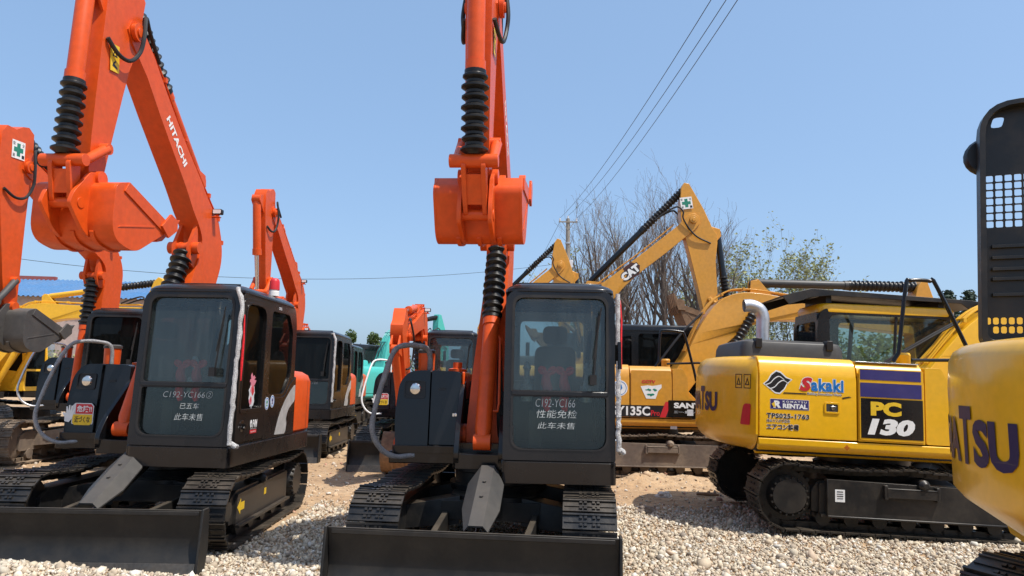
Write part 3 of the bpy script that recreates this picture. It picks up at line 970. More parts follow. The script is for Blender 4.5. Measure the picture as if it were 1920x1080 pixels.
    if o.get('wrap_pillar'):
        z0, z1 = o['wrap_pillar']
        w_ = MB(mu)
        pts, rs = [], []
        nseg = 34
        for i in range(nseg + 1):
            t = i / nseg
            zz = lerp(z0, z1, t)
            pts.append((1.10 - .055 * (zz - 1) + random.uniform(-.006, .006), 1.125 + random.uniform(-.006, .006) - (.06 * max(0, t - .9) * 10 if z1 > 2.5 else 0), zz))
            rs.append(.023 + random.uniform(-.003, .004))
        w_.tube(pts, rs, 9)
        if o.get('wrap_hook', True):
            w_.tube([(1.08, 1.13, z0 + .02), (1.07, 1.17, z0 - .01), (1.0, 1.16, z0 - .02)], [.025, .028, .026], 8)
        w_.build('handrail', M['wrap'], cab)
        if o.get('rail_dark'):
            zz0, zz1 = o['rail_dark']
            MB(mu).tube([(1.095, 1.135, zz0), (1.06, 1.135, zz1)], .018, 8).build('handrail_bar', M['black'], cab)
    # side panel, rear engine cover
    sp = MB(mu)
    sp.topp([(-.685, 1.095)] + [(-.735, 1.10), (-.735, -1.05), (-.46, -1.05), (-.46, -.02), (-.685, -.02)], 1.0, 1.70)
    sp.sidep(rpoly([(.235, 1.005), (.235, 1.46), (-.36, 1.46), (-.52, 1.62), (-.70, 1.70), (-.70, 1.005)], [.0, .04, .1, .1, .03, 0]), 1.1005, 1.108)
    panel = sp.build('side_panel', M['cab_grey'], T, bevel=.008)
    sw = cr([(-.10, 1.03), (-.20, 1.22), (-.36, 1.40), (-.52, 1.52), (-.66, 1.60)], 4) + cr([(-.695, 1.60), (-.695, 1.42), (-.62, 1.37), (-.50, 1.30), (-.44, 1.20), (-.46, 1.14), (-.44, 1.05), (-.40, 1.02)], 3)
    decal([[(-p[0], p[1] - 1) for p in sw]], (0, 1.108, 1), (-1, 0, 0), (0, 0, 1), M['silver'], panel, mu, off=.003, name='swoosh_emblem')
    ec = MB(mu)
    def tl(z, ins):
        pts = [(-.745, 1.10 - ins)] + [(p[0] + ins, p[1] * (1 - ins * .8)) for p in tail[1:-1]] + [(-.745, -1.07 + ins)]
        return [(p[0], p[1], z) for p in pts]
    ec.loft([tl(1.0, .03), tl(1.03, 0), tl(1.64, 0), tl(1.72, .03), tl(1.765, .10), tl(1.78, .2)])
    eng = ec.build('engine_cover', M['orange'], T, bevel=.006)
    vt = MB(mu)
    # vent slots on the left flank of the cover
    def tailpt(u):
        ps = tail[:12]
        L = [0]
        for i in range(1, len(ps)):
            L.append(L[-1] + math.hypot(ps[i][0] - ps[i - 1][0], ps[i][1] - ps[i - 1][1]))
        u = min(u, L[-1] - 1e-3)
        for i in range(1, len(ps)):
            if u <= L[i]:
                t = (u - L[i - 1]) / (L[i] - L[i - 1])
                dx, dy = ps[i][0] - ps[i - 1][0], ps[i][1] - ps[i - 1][1]
                l = math.hypot(dx, dy)
                return (lerp(ps[i - 1][0], ps[i][0], t), lerp(ps[i - 1][1], ps[i][1], t)), (-dy / l * -1, dx / l * -1)
    for (z0, z1, n_) in ((1.40, 1.58, 9), (1.10, 1.26, 8)):
        for i in range(n_):
            zz = lerp(z0, z1, i / (n_ - 1))
            cs = []
            for j in range(5):
                (px, py), (nx, ny) = tailpt(lerp(.07, .38, j / 4))
                if nx * px + ny * py < 0:
                    nx, ny = -nx, -ny
                cs.append((px + nx * .002, py + ny * .002))
            for j in range(4):
                a_, b_ = cs[j], cs[j + 1]
                vt.add([(a_[0], a_[1], zz - .005), (b_[0], b_[1], zz - .005), (b_[0], b_[1], zz + .005), (a_[0], a_[1], zz + .005)], [(0, 1, 2, 3)])
    for (zz0, zz1) in ((1.0, 1.745),):
        for u in (.46,):
            (px, py), (nx, ny) = tailpt(u)
            if nx * px + ny * py < 0:
                nx, ny = -nx, -ny
            a_, b_ = (px + nx * .002, py + ny * .002), (px + nx * .002 - ny * .008, py + ny * .002 + nx * .008)
            vt.add([(a_[0], a_[1], zz0), (b_[0], b_[1], zz0), (b_[0], b_[1], 1.66), (a_[0], a_[1], 1.66)], [(0, 1, 2, 3)])
    vt.build('cooling_vent', M['ink'], eng, smooth=0, recalc=False)
    # right-hand hood box
    hb = MB(mu)
    ho = rpoly([(-.715, 1.02), (-.715, 1.81), (-.93, 1.80), (-1.03, 1.68), (-1.065, 1.35), (-1.04, 1.02)], [.01, .02, .10, .10, .15, .03], 4)
    hi = rpoly([(-.40, 1.06), (-.40, 1.80), (-.705, 1.81), (-.705, 1.06)], [.02, .05, .02, .01], 4)
    hb.frontp(ho, -.46, .47, rake=.10, z0=1.0)
    hb.frontp(hi, -.46, .44, rake=.10, z0=1.0)
    hood = hb.build('hood', M['black'], T, bevel=.022, seg=3)
    st_ = MB(mu)
    st_.topp(rect(.1, .53, -1.06, -.41, .03), .985, 1.055)
    st_.build('front_step', M['black'], hood, bevel=.01)
    os_ = MB(mu)
    os_.box(-.46, .30, -.398, -.37, 1.50, 1.80)
    os_.build('hood_side_strip', M['orange'], hood, bevel=.012)
    rec = MB(mu)
    hx = lambda z: .47 - .10 * (z - 1)
    rec.frontp(rect(-.98, -.76, 1.52, 1.70, .03), .465, .482, [rect(-.965, -.775, 1.54, 1.69, .025)], rake=.10)
    rec.frontp(rect(-.966, -.774, 1.539, 1.691, .025), .460, .472, rake=.10)
    rec.build('headlight_recess', M['rubber'], hood)
    hl = MB(mu)
    hl.lathe((hx(1.6) - .01, -.865, 1.612), (hx(1.6) + .022, -.865, 1.612), [(0, .062), (.015, .062), (.028, .05), (.032, .02)], 22)
    hl.build('headlight', M['reflector'], hood)
    sl_ = MB(mu)
    sl_.frontp(rpoly([(-.63, 1.60), (-.55, 1.61), (-.55, 1.635), (-.63, 1.63)], .008), .435, .4445, rake=.10)
    sl_.build('hood_slot', M['rubber'], hood)
    la = MB(mu)
    la.lathe((hx(1.36) - .035, -.44, 1.36), (hx(1.36) - .01, -.44, 1.36), [(0, .02), (.02, .02), (.025, .014)], 12)
    la.box(hx(1.36) - .03, hx(1.36) - .018, -.475, -.44, 1.345, 1.375)
    la.build('latch', M['chrome'], hood)
    if o.get('danger'):
        danger_sticker(hood, mu, (hx(1.2) + .004, -1.05, 1.14), (0, 1, 0), (0, 0, 1), .98)
    ml = o.get('bar', M['galv'])
    bp = [(.50, -.84, .96), (.58, -1.02, .95), (.64, -1.16, 1.04), (.66, -1.24, 1.22), (.62, -1.22, 1.45), (.54, -1.15, 1.78), (.44, -1.09, 2.0), (.36, -1.0, 2.06), (.26, -.86, 2.06), (.20, -.78, 2.03), (.18, -.755, 1.95), (.18, -.75, 1.80)]
    bp = cr(bp, 5)
    rbar = o.get('bar_r', .019)
    jit = o.get('bar_jit', .0)
    MB(mu).tube([(p[0] + random.uniform(-jit, jit) * .5, p[1] + random.uniform(-jit, jit) * .5, p[2]) for p in bp], [rbar + random.uniform(-jit, jit) for _ in bp], 10).build('guard_bar', ml, T)
    ac = MB(mu)
    ac.lathe((.10, -.80, 1.79), (.10, -.80, 2.05), [(0, .085), (.2, .09), (.205, .075), (.24, .075)], 22)
    acl = ac.build('air_cleaner', M['orange'], T)
    MB(mu).lathe((.10, -.80, 1.99), (.10, -.80, 2.04), [(0, .098), (.03, .098), (.045, .07)], 22).build('air_cleaner_lid', M['cover_grey'], acl)
    fc = MB(mu)
    fc.lathe((.05, -.47, 1.80), (.05, -.47, 1.92), [(0, .10), (.03, .10), (.04, .05), (.10, .05)], 18)
    fc.build('filler_cap', M['orange'], T)
    # boom foot brackets
    bb = MB(mu)
    for dy in (-.225, .20):
        bb.sidep(rpoly([(.86, .90), (.89, 1.05), (.78, 1.24), (.38, 1.64), (.18, 1.72), (-.05, .90)], .08), -.16 + dy - .025, -.16 + dy + .025)
    bb.box(-.1, .60, -.395, .055, .95, 1.10)
    bb.box(.52, .86, -.395, .055, .88, 1.02)
    bb.build('boom_bracket', M['black'], T, bevel=.012)
    hz = MB(mu)
    for dy in (-.06, .0, .06):
        hz.tube(cr([(.40, .03 + dy * .2, 1.05), (.62, .02 + dy * .3, 1.35), (.48, -.0 + dy * .2, 1.75), (.25, -.01, 2.1)], 6), .018, 8)
    hz.build('hydraulic_hose', M['hose'], T)
    oo = dict(hose_path=[toB(p) for p in [(-.87, 3.2), (-.86, 3.45), (-.72, 3.74), (-.43, 3.98), (.22, 4.50), (.75, 5.0), (1.0, 5.2)]], cyl_top=toB((-.13, 3.24)), lug=[toB((-.28, 2.95)), toB((-.05, 3.05)), toB((-.02, 3.26)), toB((-.18, 3.56))], pipe_mat=M['orange'])
    oo.update(o.get('att', {}))
    ms = mu @ Matrix.Translation((F0[0], -.16, 0)) @ Matrix.Rotation(o.get('swing', 0.0), 4, 'Z') @ Matrix.Translation((-F0[0], .16, 0))
    if 'by' in o:
        ms = Matrix.Translation((0, o['by'], 0)) @ ms
    at = attachment(T, ms, -.16, F0, BOOM_SMALL, math.hypot(P0[0] - F0[0], P0[1] - F0[1]), o.get('ak', 1.0), th, al, be, M['orange'], oo)
    top = at['B'](oo['cyl_top'])
    bc = cylinder(T, ms, (.80, -.16, 1.13), (top[0], -.16, top[1]), .60, .082, M['orange'], 'boom_cylinder', o.get('bell_boom', True), rb=1.45)
    pp = MB(ms)
    a0, a1 = Vector((.80, -.16, 1.13)), Vector((top[0], -.16, top[1]))
    ax = (a1 - a0).normalized()
    nrm = Vector((0, 1, 0))
    for sg, t0, t1 in ((.105, .15, .56), ):
        pp.tube([a0 + ax * (2.1 * t0) + nrm * .05, a0 + ax * (2.1 * t0) + nrm * sg * 1.2, a0 + ax * (2.1 * (t0 + .04)) + nrm * sg * 1.3, a0 + ax * (2.1 * (t1 - .03)) + nrm * sg, a0 + ax * (2.1 * t1) + nrm * .05], .014, 7)
    pp.build('hydraulic_pipe', M['orange'], bc)
    # work lamp on the boom
    B = at['B']
    q = B(toB((-.50, 3.72)))
    lm = MB(ms)
    yl = -.16 + at['tip_w']
    lm.box(q[0] - .03, q[0] + .03, yl, yl + .10, q[1] - .012, q[1])
    lm.box(q[0] - .02, q[0] + .02, yl + .05, yl + .08, q[1], q[1] + .03)
    lamp = lm.build('work_lamp', M['orange'], at['boom'], bevel=.004)
    l2 = MB(ms)
    l2.frontp(rect(yl + .005, yl + .125, q[1] + .028, q[1] + .095, .015), q[0] - .03, q[0] + .03)
    l2.build('lamp_housing', M['rubber'], lamp, bevel=.006)
    MB(ms).frontp(rect(yl + .015, yl + .115, q[1] + .036, q[1] + .087, .012), q[0] + .03, q[0] + .036).build('lamp_glass', M['lamp'], lamp)
    # boom tip hose bundle
    A = at['A']
    at['ms'] = ms
    return T, at, mu, cab, hood, door

# ------------------------------------------------------------------ standard excavator (boom in the middle, rounded counterweight)
def tail_arc(Rr, hw, ins, x_front, n=20):
    a = math.asin(min(1, (hw - ins) / Rr))
    return [(x_front, hw - ins)] + [(-(Rr - ins) * math.cos(t), (Rr - ins) * math.sin(t)) for t in [a - 2 * a * i / n for i in range(n + 1)]] + [(x_front, -(hw - ins))]

def standard_excavator(name, label, x, y, yaw, pm, th, al, be=0.0, up=0.0, o=None, z=0.0, tilt=0.0, group='standard excavators', scale=1.0):
    o = o or {}
    T = thing(name, label, 'excavator', (x, y, z), yaw, group, scale, tilt)
    mu = Matrix.Rotation(up, 4, 'Z')
    muddy = o.get('muddy', False)
    st, fm = (M['steel_mud'], M['frame_mud']) if muddy else (M['steel'], M['frame_black'])
    tw = Matrix.Rotation(o.get('under', 0.0), 4, 'Z')
    tr_near = None
    for sgn in (1, -1):
        tr = crawler(T, tw, sgn * 1.0, .5, o.get('xr', -1.36), 1.36, .37, o.get('shoes', 46), sgn, st, fm, dz=.035, rollers=7)
        if sgn < 0:
            tr_near = tr
            yy = -1.0 - .25 + .03
            b = MB(tw)
            b.box(-.30, .28, yy - .07, yy + .04, .545, .57)
            b.box(-.30, .28, yy - .07, yy - .06, .46, .565)
            b.box(-.32, -.28, yy - .07, yy + .05, .44, .60)
            b.box(.26, .30, yy - .07, yy + .05, .44, .60)
            b.build('track_step', fm, tr, bevel=.006)
            b = MB(tw)
            b.sidep([(-.95, .21), (1.05, .21), (1.02, .60), (-.95, .63)], yy - .02, yy + .06)
            b.box(-.95, 1.05, yy - .04, yy - .02, .20, .225)
            b.build('track_guard', fm, tr, bevel=.008)
            if not muddy:
                decal([rect(0, .11, 0, .14)], (-.86, yy - .02, .38), (1, 0, 0), (0, 0, 1), M['white'], tr, tw, name='sticker')
                for (zz, hh) in ((.49, .01), (.465, .008), (.44, .01), (.415, .008)):
                    decal([rect(0, .07, 0, hh)], (-.84, yy - .02, zz), (1, 0, 0), (0, 0, 1), M['ink'], tr, tw, off=.005, name='sticker_print')
                decal([rect(0, .17, 0, .10)], (.82, yy - .02, .38), (1, 0, 0), (0, 0, 1), M['ylw'], tr, tw, name='warning_sticker')
                lettering('⚠', (.84, yy - .02, .395), (1, 0, 0), (0, 0, 1), .06, .06, M['ink'], tr, tw, off=.005, name='sticker_print')
                decal([rect(0, .05, 0, .05)], (.915, yy - .02, .40), (1, 0, 0), (0, 0, 1), M['ink'], tr, tw, off=.005, name='sticker_print')
    c = MB(tw)
    c.topp(rpoly([(-.8, -.5), (.8, -.5), (.8, .5), (-.8, .5)], .2), .36, .66)
    for sg in (1, -1):
        for xx in (-.6, .6):
            c.add([(xx - .17, sg * .4, .36), (xx + .17, sg * .4, .36), (xx + .17, sg * .9, .28), (xx - .17, sg * .9, .28), (xx - .15, sg * .4, .66), (xx + .15, sg * .4, .66), (xx + .15, sg * .9, .55), (xx - .15, sg * .9, .55)],
                  [(0, 1, 2, 3), (4, 7, 6, 5), (0, 4, 5, 1), (1, 5, 6, 2), (2, 6, 7, 3), (3, 7, 4, 0)])
    c.lathe((0, 0, .64), (0, 0, .95), [(0, .60), (.08, .62), (.09, .56), (.2, .56), (.21, .62), (.31, .62)], 32)
    c.build('undercarriage', fm, T, bevel=.015)
    # deck and side bodies
    HW = 1.24
    dk = MB(mu)
    dk.topp([(-1.74, -HW + .06), (1.15, -HW + .06), (1.15, -.35), (.8, -.3), (.8, .3), (1.2, .35), (1.2, HW - .06), (-1.74, HW - .06)], .90, 1.07)
    dk.build('deck', o.get('deck_mat', M['black']), T, bevel=.01)
    sx0, sx1 = o.get('sx0', -1.735), 1.18
    prof = lambda s: [(s * -(HW - .16), .865), (s * -(HW - .05), .93), (s * -HW, .985), (s * -HW, 1.065), (s * -(HW - .2), 1.065), (s * -(HW - .22), .9)]
    for s in (1, -1):
        b = MB(mu)
        b.frontp(prof(s), sx0, sx1)
        b.build('side_skirt', pm if not o.get('skirt_mat') else o['skirt_mat'], T, bevel=.012)
    sec = lambda s, zt, yin: [(s * -HW, 1.08), (s * -HW, zt - .24), (s * -(HW - .035), zt - .09), (s * -(HW - .10), zt - .015), (s * -(HW - .16), zt), (s * -yin, zt), (s * -yin, 1.08)]
    b = MB(mu)
    b.frontp(sec(1, 2.03, .25), -1.73, -.60)
    door = b.build('side_door', pm, T, bevel=.012)
    b = MB(mu)
    b.frontp(sec(1, 2.01, .45), -.585, .17)
    b.sidep(rpoly([(-.575, 1.10), (.16, 1.10), (.16, 1.93), (-.575, 1.93)], .03), -HW - .014, -HW + .01)
    tool = b.build('tool_box', pm, T, bevel=.012)
    b = MB(mu)
    b.sidep(rpoly([(.19, 1.08), (.55, 1.08), (.55, 1.42), (.47, 1.47), (.47, 1.80), (.38, 1.97), (.19, 1.97)], .03), -HW + .015, -.55)
    b.box(.56, .95, -HW + .1, -.55, 1.08, 1.16)
    b.build('front_step', pm, T, bevel=.012)
    b = MB(mu)
    b.frontp(sec(-1, 1.90, .25), -1.73, -.62)
    b.build('side_door', pm, T, bevel=.012)
    # counterweight
    Rr = o.get('tail', 2.16)
    cw = MB(mu)
    lv = o.get('cw_lv') or [(.90, .26), (.93, .15), (1.0, .06), (1.10, .0), (1.30, .0), (1.75, .0), (1.88, .018), (1.965, .06), (2.01, .12), (2.03, .22)]
    cw.loft([[(p[0], p[1], zz) for p in tail_arc(Rr, HW + .005, ins, -1.742)] for zz, ins in lv])
    cwt = cw.build('counterweight', pm, T, bevel=0, smooth=50)
    gr = MB(mu)
    # engine hood
    hx0, hx1 = o.get('hood_x', (-1.80, -.70))
    hm = o.get('hood_mat', M['cover_grey'])
    if o.get('hood', True):
        b = MB(mu)
        def hl(zz, ins):
            return [(p[0], p[1], zz) for p in rpoly([(hx0 + ins, -.72 + ins), (hx1 - ins, -.72 + ins), (hx1 - ins, .75 - ins), (hx0 + ins, .75 - ins)], .12)]
        b.loft([hl(1.99, .0), hl(2.16, .012), hl(2.23, .04), hl(2.262, .12)])
        hood = b.build('engine_hood', hm, T, bevel=.008)
        for xx in (hx0 + .22, hx1 - .2):
            MB(mu).box(xx - .04, xx + .04, -.735, -.60, 2.15, 2.272).build('hood_strap', M['ink'], hood, bevel=.006)
    if o.get('exhaust'):
        ex, ey = o['exhaust']
        pts = cr([(ex, ey, 2.2), (ex, ey, 2.45), (ex, ey, 2.60), (ex - .05, ey, 2.70), (ex - .15, ey, 2.745), (ex - .25, ey, 2.74)], 5)
        b = MB(mu)
        b.tube(pts, .086, 20, cap=False)
        b.tube(pts, .080, 20, cap=False)
        b.cyl((ex, ey, 2.20), (ex, ey, 2.24), .115, 20)
        b.build('exhaust_pipe', M['galv'], T)
    else:
        b = MB(mu)
        b.lathe((-1.3, .3, 2.2), (-1.3, .3, 2.62), [(0, .05), (.42, .05)], 12)
        b.build('exhaust_pipe', M['rubber'], T)
    # cab on the left side
    cm_ = o.get('cab_mat', M['cab_grey'])
    cx0, cx1, cy0, cy1, cz0, cz1 = -.78 + o.get('cab_dx', 0), 1.22 + o.get('cab_dx', 0), .26, 1.22, 1.08, 2.80
    cb = MB(mu)
    so = rpoly([(cx1, cz0), (cx1 + .02, 1.7), (cx1 - .12, cz1), (cx0 + .06, cz1), (cx0, 2.6), (cx0, cz0)], [.04, .1, .16, .1, .1, .02], 5)
    w1 = rpoly([(cx0 + .62, 1.75), (cx1 - .12, 1.62), (cx1 - .08, 1.8), (cx1 - .20, 2.70), (cx0 + .62, 2.70)], [.06, .1, .06, .14, .08], 5)
    w2 = rpoly([(cx0 + .09, 1.95), (cx0 + .48, 1.95), (cx0 + .48, 2.66), (cx0 + .11, 2.60)], .06, 4)
    w1l = rpoly([(cx0 + .66, 1.45), (cx1 - .1, 1.45), (cx1 - .20, 2.70), (cx0 + .66, 2.70)], .08, 4)
    one = o.get('one_window')
    holes_r = [rpoly([(cx0 + .17, 1.80), (cx1 - .10, 1.62), (cx1 - .06, 1.8), (cx1 - .17, 2.72), (cx0 + .17, 2.72)], [.06, .1, .06, .16, .10], 5)] if one else [w1, w2]
    cb.sidep(so, cy0, cy0 + .05, holes_r)
    cb.sidep(so, cy1 - .05, cy1, [w1l, w2])
    fr_o = rect(cy0 + .002, cy1 - .002, cz0, cz1 - .03, .05)
    fw = rect(cy0 + .07, cy1 - .07, 1.70, cz1 - .10, .08)
    fl_ = rect(cy0 + .07, cy1 - .07, 1.20, 1.64, .05)
    cb.frontp(fr_o, cx1 - .03, cx1 + .015, [fw, fl_], rake=.06, z0=1.08)
    cb.frontp(rect(cy0 + .051, cy1 - .051, cz0, cz1 - .05, .04), cx0 + .01, cx0 + .06, [rect(cy0 + .1, cy1 - .1, 1.95, 2.62, .07)])
    cab = cb.build('cab', cm_, T, bevel=.018)
    b = MB(mu)
    def rl(zz, ins):
        return [(p[0], p[1], zz) for p in rpoly([(cx1 - .08 - ins, cy0 + ins), (cx1 - .08 - ins, cy1 - ins), (cx0 + .03 + ins, cy1 - ins), (cx0 + .03 + ins, cy0 + ins)], .16, 5)]
    b.loft([rl(cz1 - .05, -.003), rl(cz1 + .03, -.006), rl(cz1 + .075, .02), rl(cz1 + .09, .09)])
    b.build('cab_roof', o.get('roof_mat', cm_), cab, bevel=.006)
    gm = o.get('glass', M['glass'])
    for hh in holes_r:
        MB(mu).sidep(hh, cy0 + .02, cy0 + .026).build('right_window', gm, cab, smooth=0)
    for hh in (w1l, w2):
        MB(mu).sidep(hh, cy1 - .03, cy1 - .024).build('door_window', gm, cab, smooth=0)
    MB(mu).frontp(fw, cx1 - .01, cx1 - .004, rake=.06, z0=1.08).build('windscreen', gm, cab, smooth=0)
    MB(mu).frontp(fl_, cx1 - .01, cx1 - .004, rake=.06, z0=1.08).build('lower_windscreen', gm, cab, smooth=0)
    MB(mu).frontp(rect(cy0 + .1, cy1 - .1, 1.95, 2.62, .07), cx0 + .03, cx0 + .036).build('rear_window', gm, cab, smooth=0)
    b = MB(mu)
    b.box(cx0 + .08, cx1 - .06, cy0 + .06, cy1 - .06, cz0, cz0 + .05)
    b.box(cx0 + .07, cx0 + .30, cy0 + .06, cy1 - .06, cz0 + .05, 1.85)
    b.box(cx0 + .4, cx0 + 1.15, cy0 + .06, cy0 + .22, 1.3, 1.62)
    b.build('cab_floor', M['inner'], cab, bevel=.01)
    cab_left_seat(cab, mu, .02, .74, 1.13, cover=False)
    if o.get('inside_bar'):
        b = MB(mu)
        b.tube([(.55, cy0 + .03, 1.70), (.62, cy0 + .03, 2.80)], .02, 6)
        b.tube([(cx0 + .75, cy1 - .08, 1.6), (cx0 + .85, cy1 - .08, 2.7)], .03, 6)
        b.build('cab_pillar', M['hose'], cab)
    if o.get('guard'):
        b = MB(mu)
        gz = cz1 + .17
        y_0, y_1 = cy0 - .05, cy1 + .05
        top = [(cx0 - .10, gz + .10), (cx1 + .10, gz + .02), (cx1 + .38, gz - .02), (cx1 + .12, gz - .16), (cx1 - .05, gz - .03), (cx0 + .15, gz + .01), (cx0 - .08, gz - .02), (cx0 - .40, gz - .14), (cx0 - .50, gz - .02)]
        b.sidep([top[0], top[1], top[2], top[3], top[4], top[5], top[6], top[7], top[8]], y_0, y_0 + .02)
        b.sidep(top, y_1 - .02, y_1)
        b.sidep([(cx0 - .10, gz + .10), (cx1 + .10, gz + .02), (cx1 + .38, gz - .02), (cx1 + .37, gz - .04), (cx1 + .10, gz + .0), (cx0 - .10, gz + .08), (cx0 - .49, gz - .04), (cx0 - .50, gz - .02)], y_0 + .02, y_1 - .02)
        for xx in (cx0 + .15, cx1 - .3):
            b.box(xx, xx + .08, cy0 + .08, cy1 - .08, cz1 + .085, gz + .04)
        b.build('cab_guard', M['frame_black'], cab, bevel=.004)
    # handrail above the tool box
    rm = o.get('rail_mat', M['black'])
    yr = -1.08
    rp = o.get('rail', [(-.10, 2.03), (-.03, 2.14), (.07, 2.95), (.13, 3.03), (.36, 3.03), (.44, 2.96), (.90, 1.95), (.98, 1.75)])
    b = MB(mu)
    b.tube([(q[0], yr, q[1]) for q in [rp[0]] + cr(rp[1:-1], 4) + [rp[-1]]], .024, 10)
    b.tube([(.12, yr, 2.06), (.72, yr + .02, 2.09), (.78, yr, 2.07)], .020, 8)
    b.build('handrail', rm, T)
    b = MB(mu)
    b.lathe((.16, -.80, 1.97), (.16, -.80, 2.16), [(0, .07), (.03, .08), (.15, .08), (.16, .085), (.19, .07)], 18)
    b.build('filler_cap', pm, T)
    # boom
    F = o.get('F', (.42, 1.62))
    att = dict(hose_path=[(.4, .55), (.9, 1.12), (1.3, 1.36), (1.7, 1.36), (2.5, 1.05), (3.4, .67), (4.3, .34)], cyl_top=(1.72, .92), lug=[(1.55, .85), (1.9, .85), (1.9, .95), (1.6, 1.0)],
               ac0=(1.95, 1.42), arm_prof=ARM_BIG, ac1=(-.58, -.02), bc0=(.28, .40), bc_lug=[(.12, .24), (.48, .28), (.34, .44), (.22, .44)], ka=1.42, kb=1.22, bw=.36, aw=.30, foot_w=.62, hose_loop=[(.45, .22), (.30, .0), (.12, -.12), (-.05, -.18), (-.16, -.16), (-.26, -.24), (-.2, -.45), (-.1, -.65)], ac_split=.58, bc_split=.55, teeth=5, pipe_mat=pm)
    att.update(o.get('att', {}))
    k = o.get('k', 1.0)
    at = attachment(T, mu, 0.0, F, BOOM_BIG, 4.62, k, th, al, be, pm, att)
    tp = at['B'](att['cyl_top'])
    for dy in (-1, 1):
        yy = dy * (att['bw'] * .5 + .13)
        cylinder(T, mu, (F[0] + .45, yy, F[1] - .38), (tp[0], yy, tp[1]), .55, .075, o.get('bcm', pm), 'boom_cylinder', o.get('bell_boom', True), rb=1.3)
    b = MB(mu)
    for dy in (-.22, .22):
        b.sidep(rpoly([(-.2, 1.07), (.95, 1.07), (.98, 1.25), (.6, 1.65), (.42, 1.85), (.2, 1.75)], .1), dy * 1.6 - .02, dy * 1.6 + .02)
    b.box(-.3, .3, -.30, .30, 1.07, 1.4)
    b.build('boom_bracket', o.get('bracket_mat', pm), T, bevel=.01)
    hz = MB(mu)
    for j, dy in enumerate((-.06, .06)):
        q = at['B']((.6, .75))
        hz.tube(cr([(-.3, dy, 1.45), (F[0] - .25, dy, F[1] + .45), (q[0] - .18, dy, q[1] + .10), at['B']((.9, 1.12))[:1] + (dy, at['B']((.9, 1.12))[1] + .0)], 6), .016, 7)
    hz.build('hydraulic_hose', M['hose'], T)
    return dict(T=T, at=at, mu=mu, cab=cab, door=door, tool=tool, cw=cwt, HW=HW, R=Rr, track=tr_near)

def first_aid_sign(at, m, parent, y, c, s=.2, ang=0.0, left=False):
    """White square with a green cross and small corner characters."""
    U, V = (math.cos(ang), 0, math.sin(ang)), (-math.sin(ang), 0, math.cos(ang))
    if left:
        U = (-math.cos(ang), 0, -math.sin(ang))
    O = Vector((c[0], y, c[1])) - Vector(U) * s / 2 - Vector(V) * s / 2
    a = decal([rect(0, s, 0, s)], O, U, V, M['white'], parent, m, off=.003, name='first_aid_sign')
    decal([cross_pts(s / 2, s / 2, s * .36, s * .13)], O, U, V, M['green'], a, m, off=.0045, name='sign_cross')
    for ch, (u, v) in zip('安全第一', ((.05, .72), (.76, .72), (.05, .07), (.76, .07))):
        lettering(ch, O + Vector(U) * s * u + Vector(V) * s * v, U, V, s * .19, s * .19, M['ink'], a, m, bold=.0, off=.005)

# ------------------------------------------------------------------ ground
def fbm(x, y, s=1.0, o=4):
    v, a = 0.0, 1.0
    for _ in range(o):
        v += a * noise.noise(Vector((x * s, y * s, 3.7)))
        s *= 2.1
        a *= .5
    return v

def gheight(x, y):
    near = max(0, min(1, (y - 2) / 4))
    h = .028 * fbm(x, y, .45, 3) + .012 * fbm(x + 9, y, 2.6, 2) - .02
    h += .19 * math.exp(-((x + 4.4) / 1.5) ** 2 - ((y - 5.75) / .50) ** 2)
    h += .10 * math.exp(-((x - .2) / 1.6) ** 2 - ((y - 6.9) / .35) ** 2) * 0
    if y > 11.5:
        t = min(1, (y - 11.5) / 4)
        h += t * (.07 * fbm(x, y, .35, 4) + .02)
        h += .55 * math.exp(-((x + 10.3) / 1.6) ** 2 - ((y - 17.5) / 1.6) ** 2) * (1 + .5 * fbm(x, y, 1.2, 3))
        h += .25 * math.exp(-((x + 3.6) / .8) ** 2 - ((y - 19) / 2.2) ** 2) * (1 + .7 * fbm(x, y, 1.6, 3))
        h += .16 * math.exp(-((x - 2.6) / 1.1) ** 2 - ((y - 12.3) / .35) ** 2) * (1 + .8 * fbm(x, y, 2.4, 3))
    return h

def axis_steps(lo, hi, fine0, fine1, step, grow=1.22):
    a = list(np.arange(fine0, fine1 + 1e-6, step))
    d = step
    while a[-1] < hi:
        d *= grow
        a.append(a[-1] + d)
    d = step
    while a[0] > lo:
        d *= grow
        a.insert(0, a[0] - d)
    return a

gx = axis_steps(-900, 900, -14, 10, .12)
gy = axis_steps(-60, 1600, 3.5, 22, .12)
gv = []
for yy in gy:
    for xx in gx:
        far = abs(xx) > 60 or yy > 60 or yy < -10
        gv.append((xx, yy, 0.0 if far else gheight(xx, yy)))
nx_ = len(gx)
gf = [(j * nx_ + i, j * nx_ + i + 1, (j + 1) * nx_ + i + 1, (j + 1) * nx_ + i) for j in range(len(gy) - 1) for i in range(nx_ - 1)]
m, nt, p = mat_base('dirt_ground')
tc = N(nt, 'ShaderNodeTexCoord')
def nz(scale, detail=8, rough=.6):
    n = N(nt, 'ShaderNodeTexNoise')
    n.inputs['Scale'].default_value = scale
    n.inputs['Detail'].default_value = detail
    n.inputs['Roughness'].default_value = rough
    nt.links.new(tc.outputs['Object'], n.inputs['Vector'])
    return n
def ramp(src, stops):
    r = N(nt, 'ShaderNodeValToRGB')
    while len(r.color_ramp.elements) < len(stops):
        r.color_ramp.elements.new(0.5)
    for e, (q, c) in zip(r.color_ramp.elements, stops):
        e.position = q
        e.color = (*c, 1)
    nt.links.new(src, r.inputs[0])
    return r
big = ramp(nz(.35).outputs['Fac'], [(.30, (.31, .195, .105)), (.5, (.42, .285, .165)), (.72, (.48, .365, .24))])
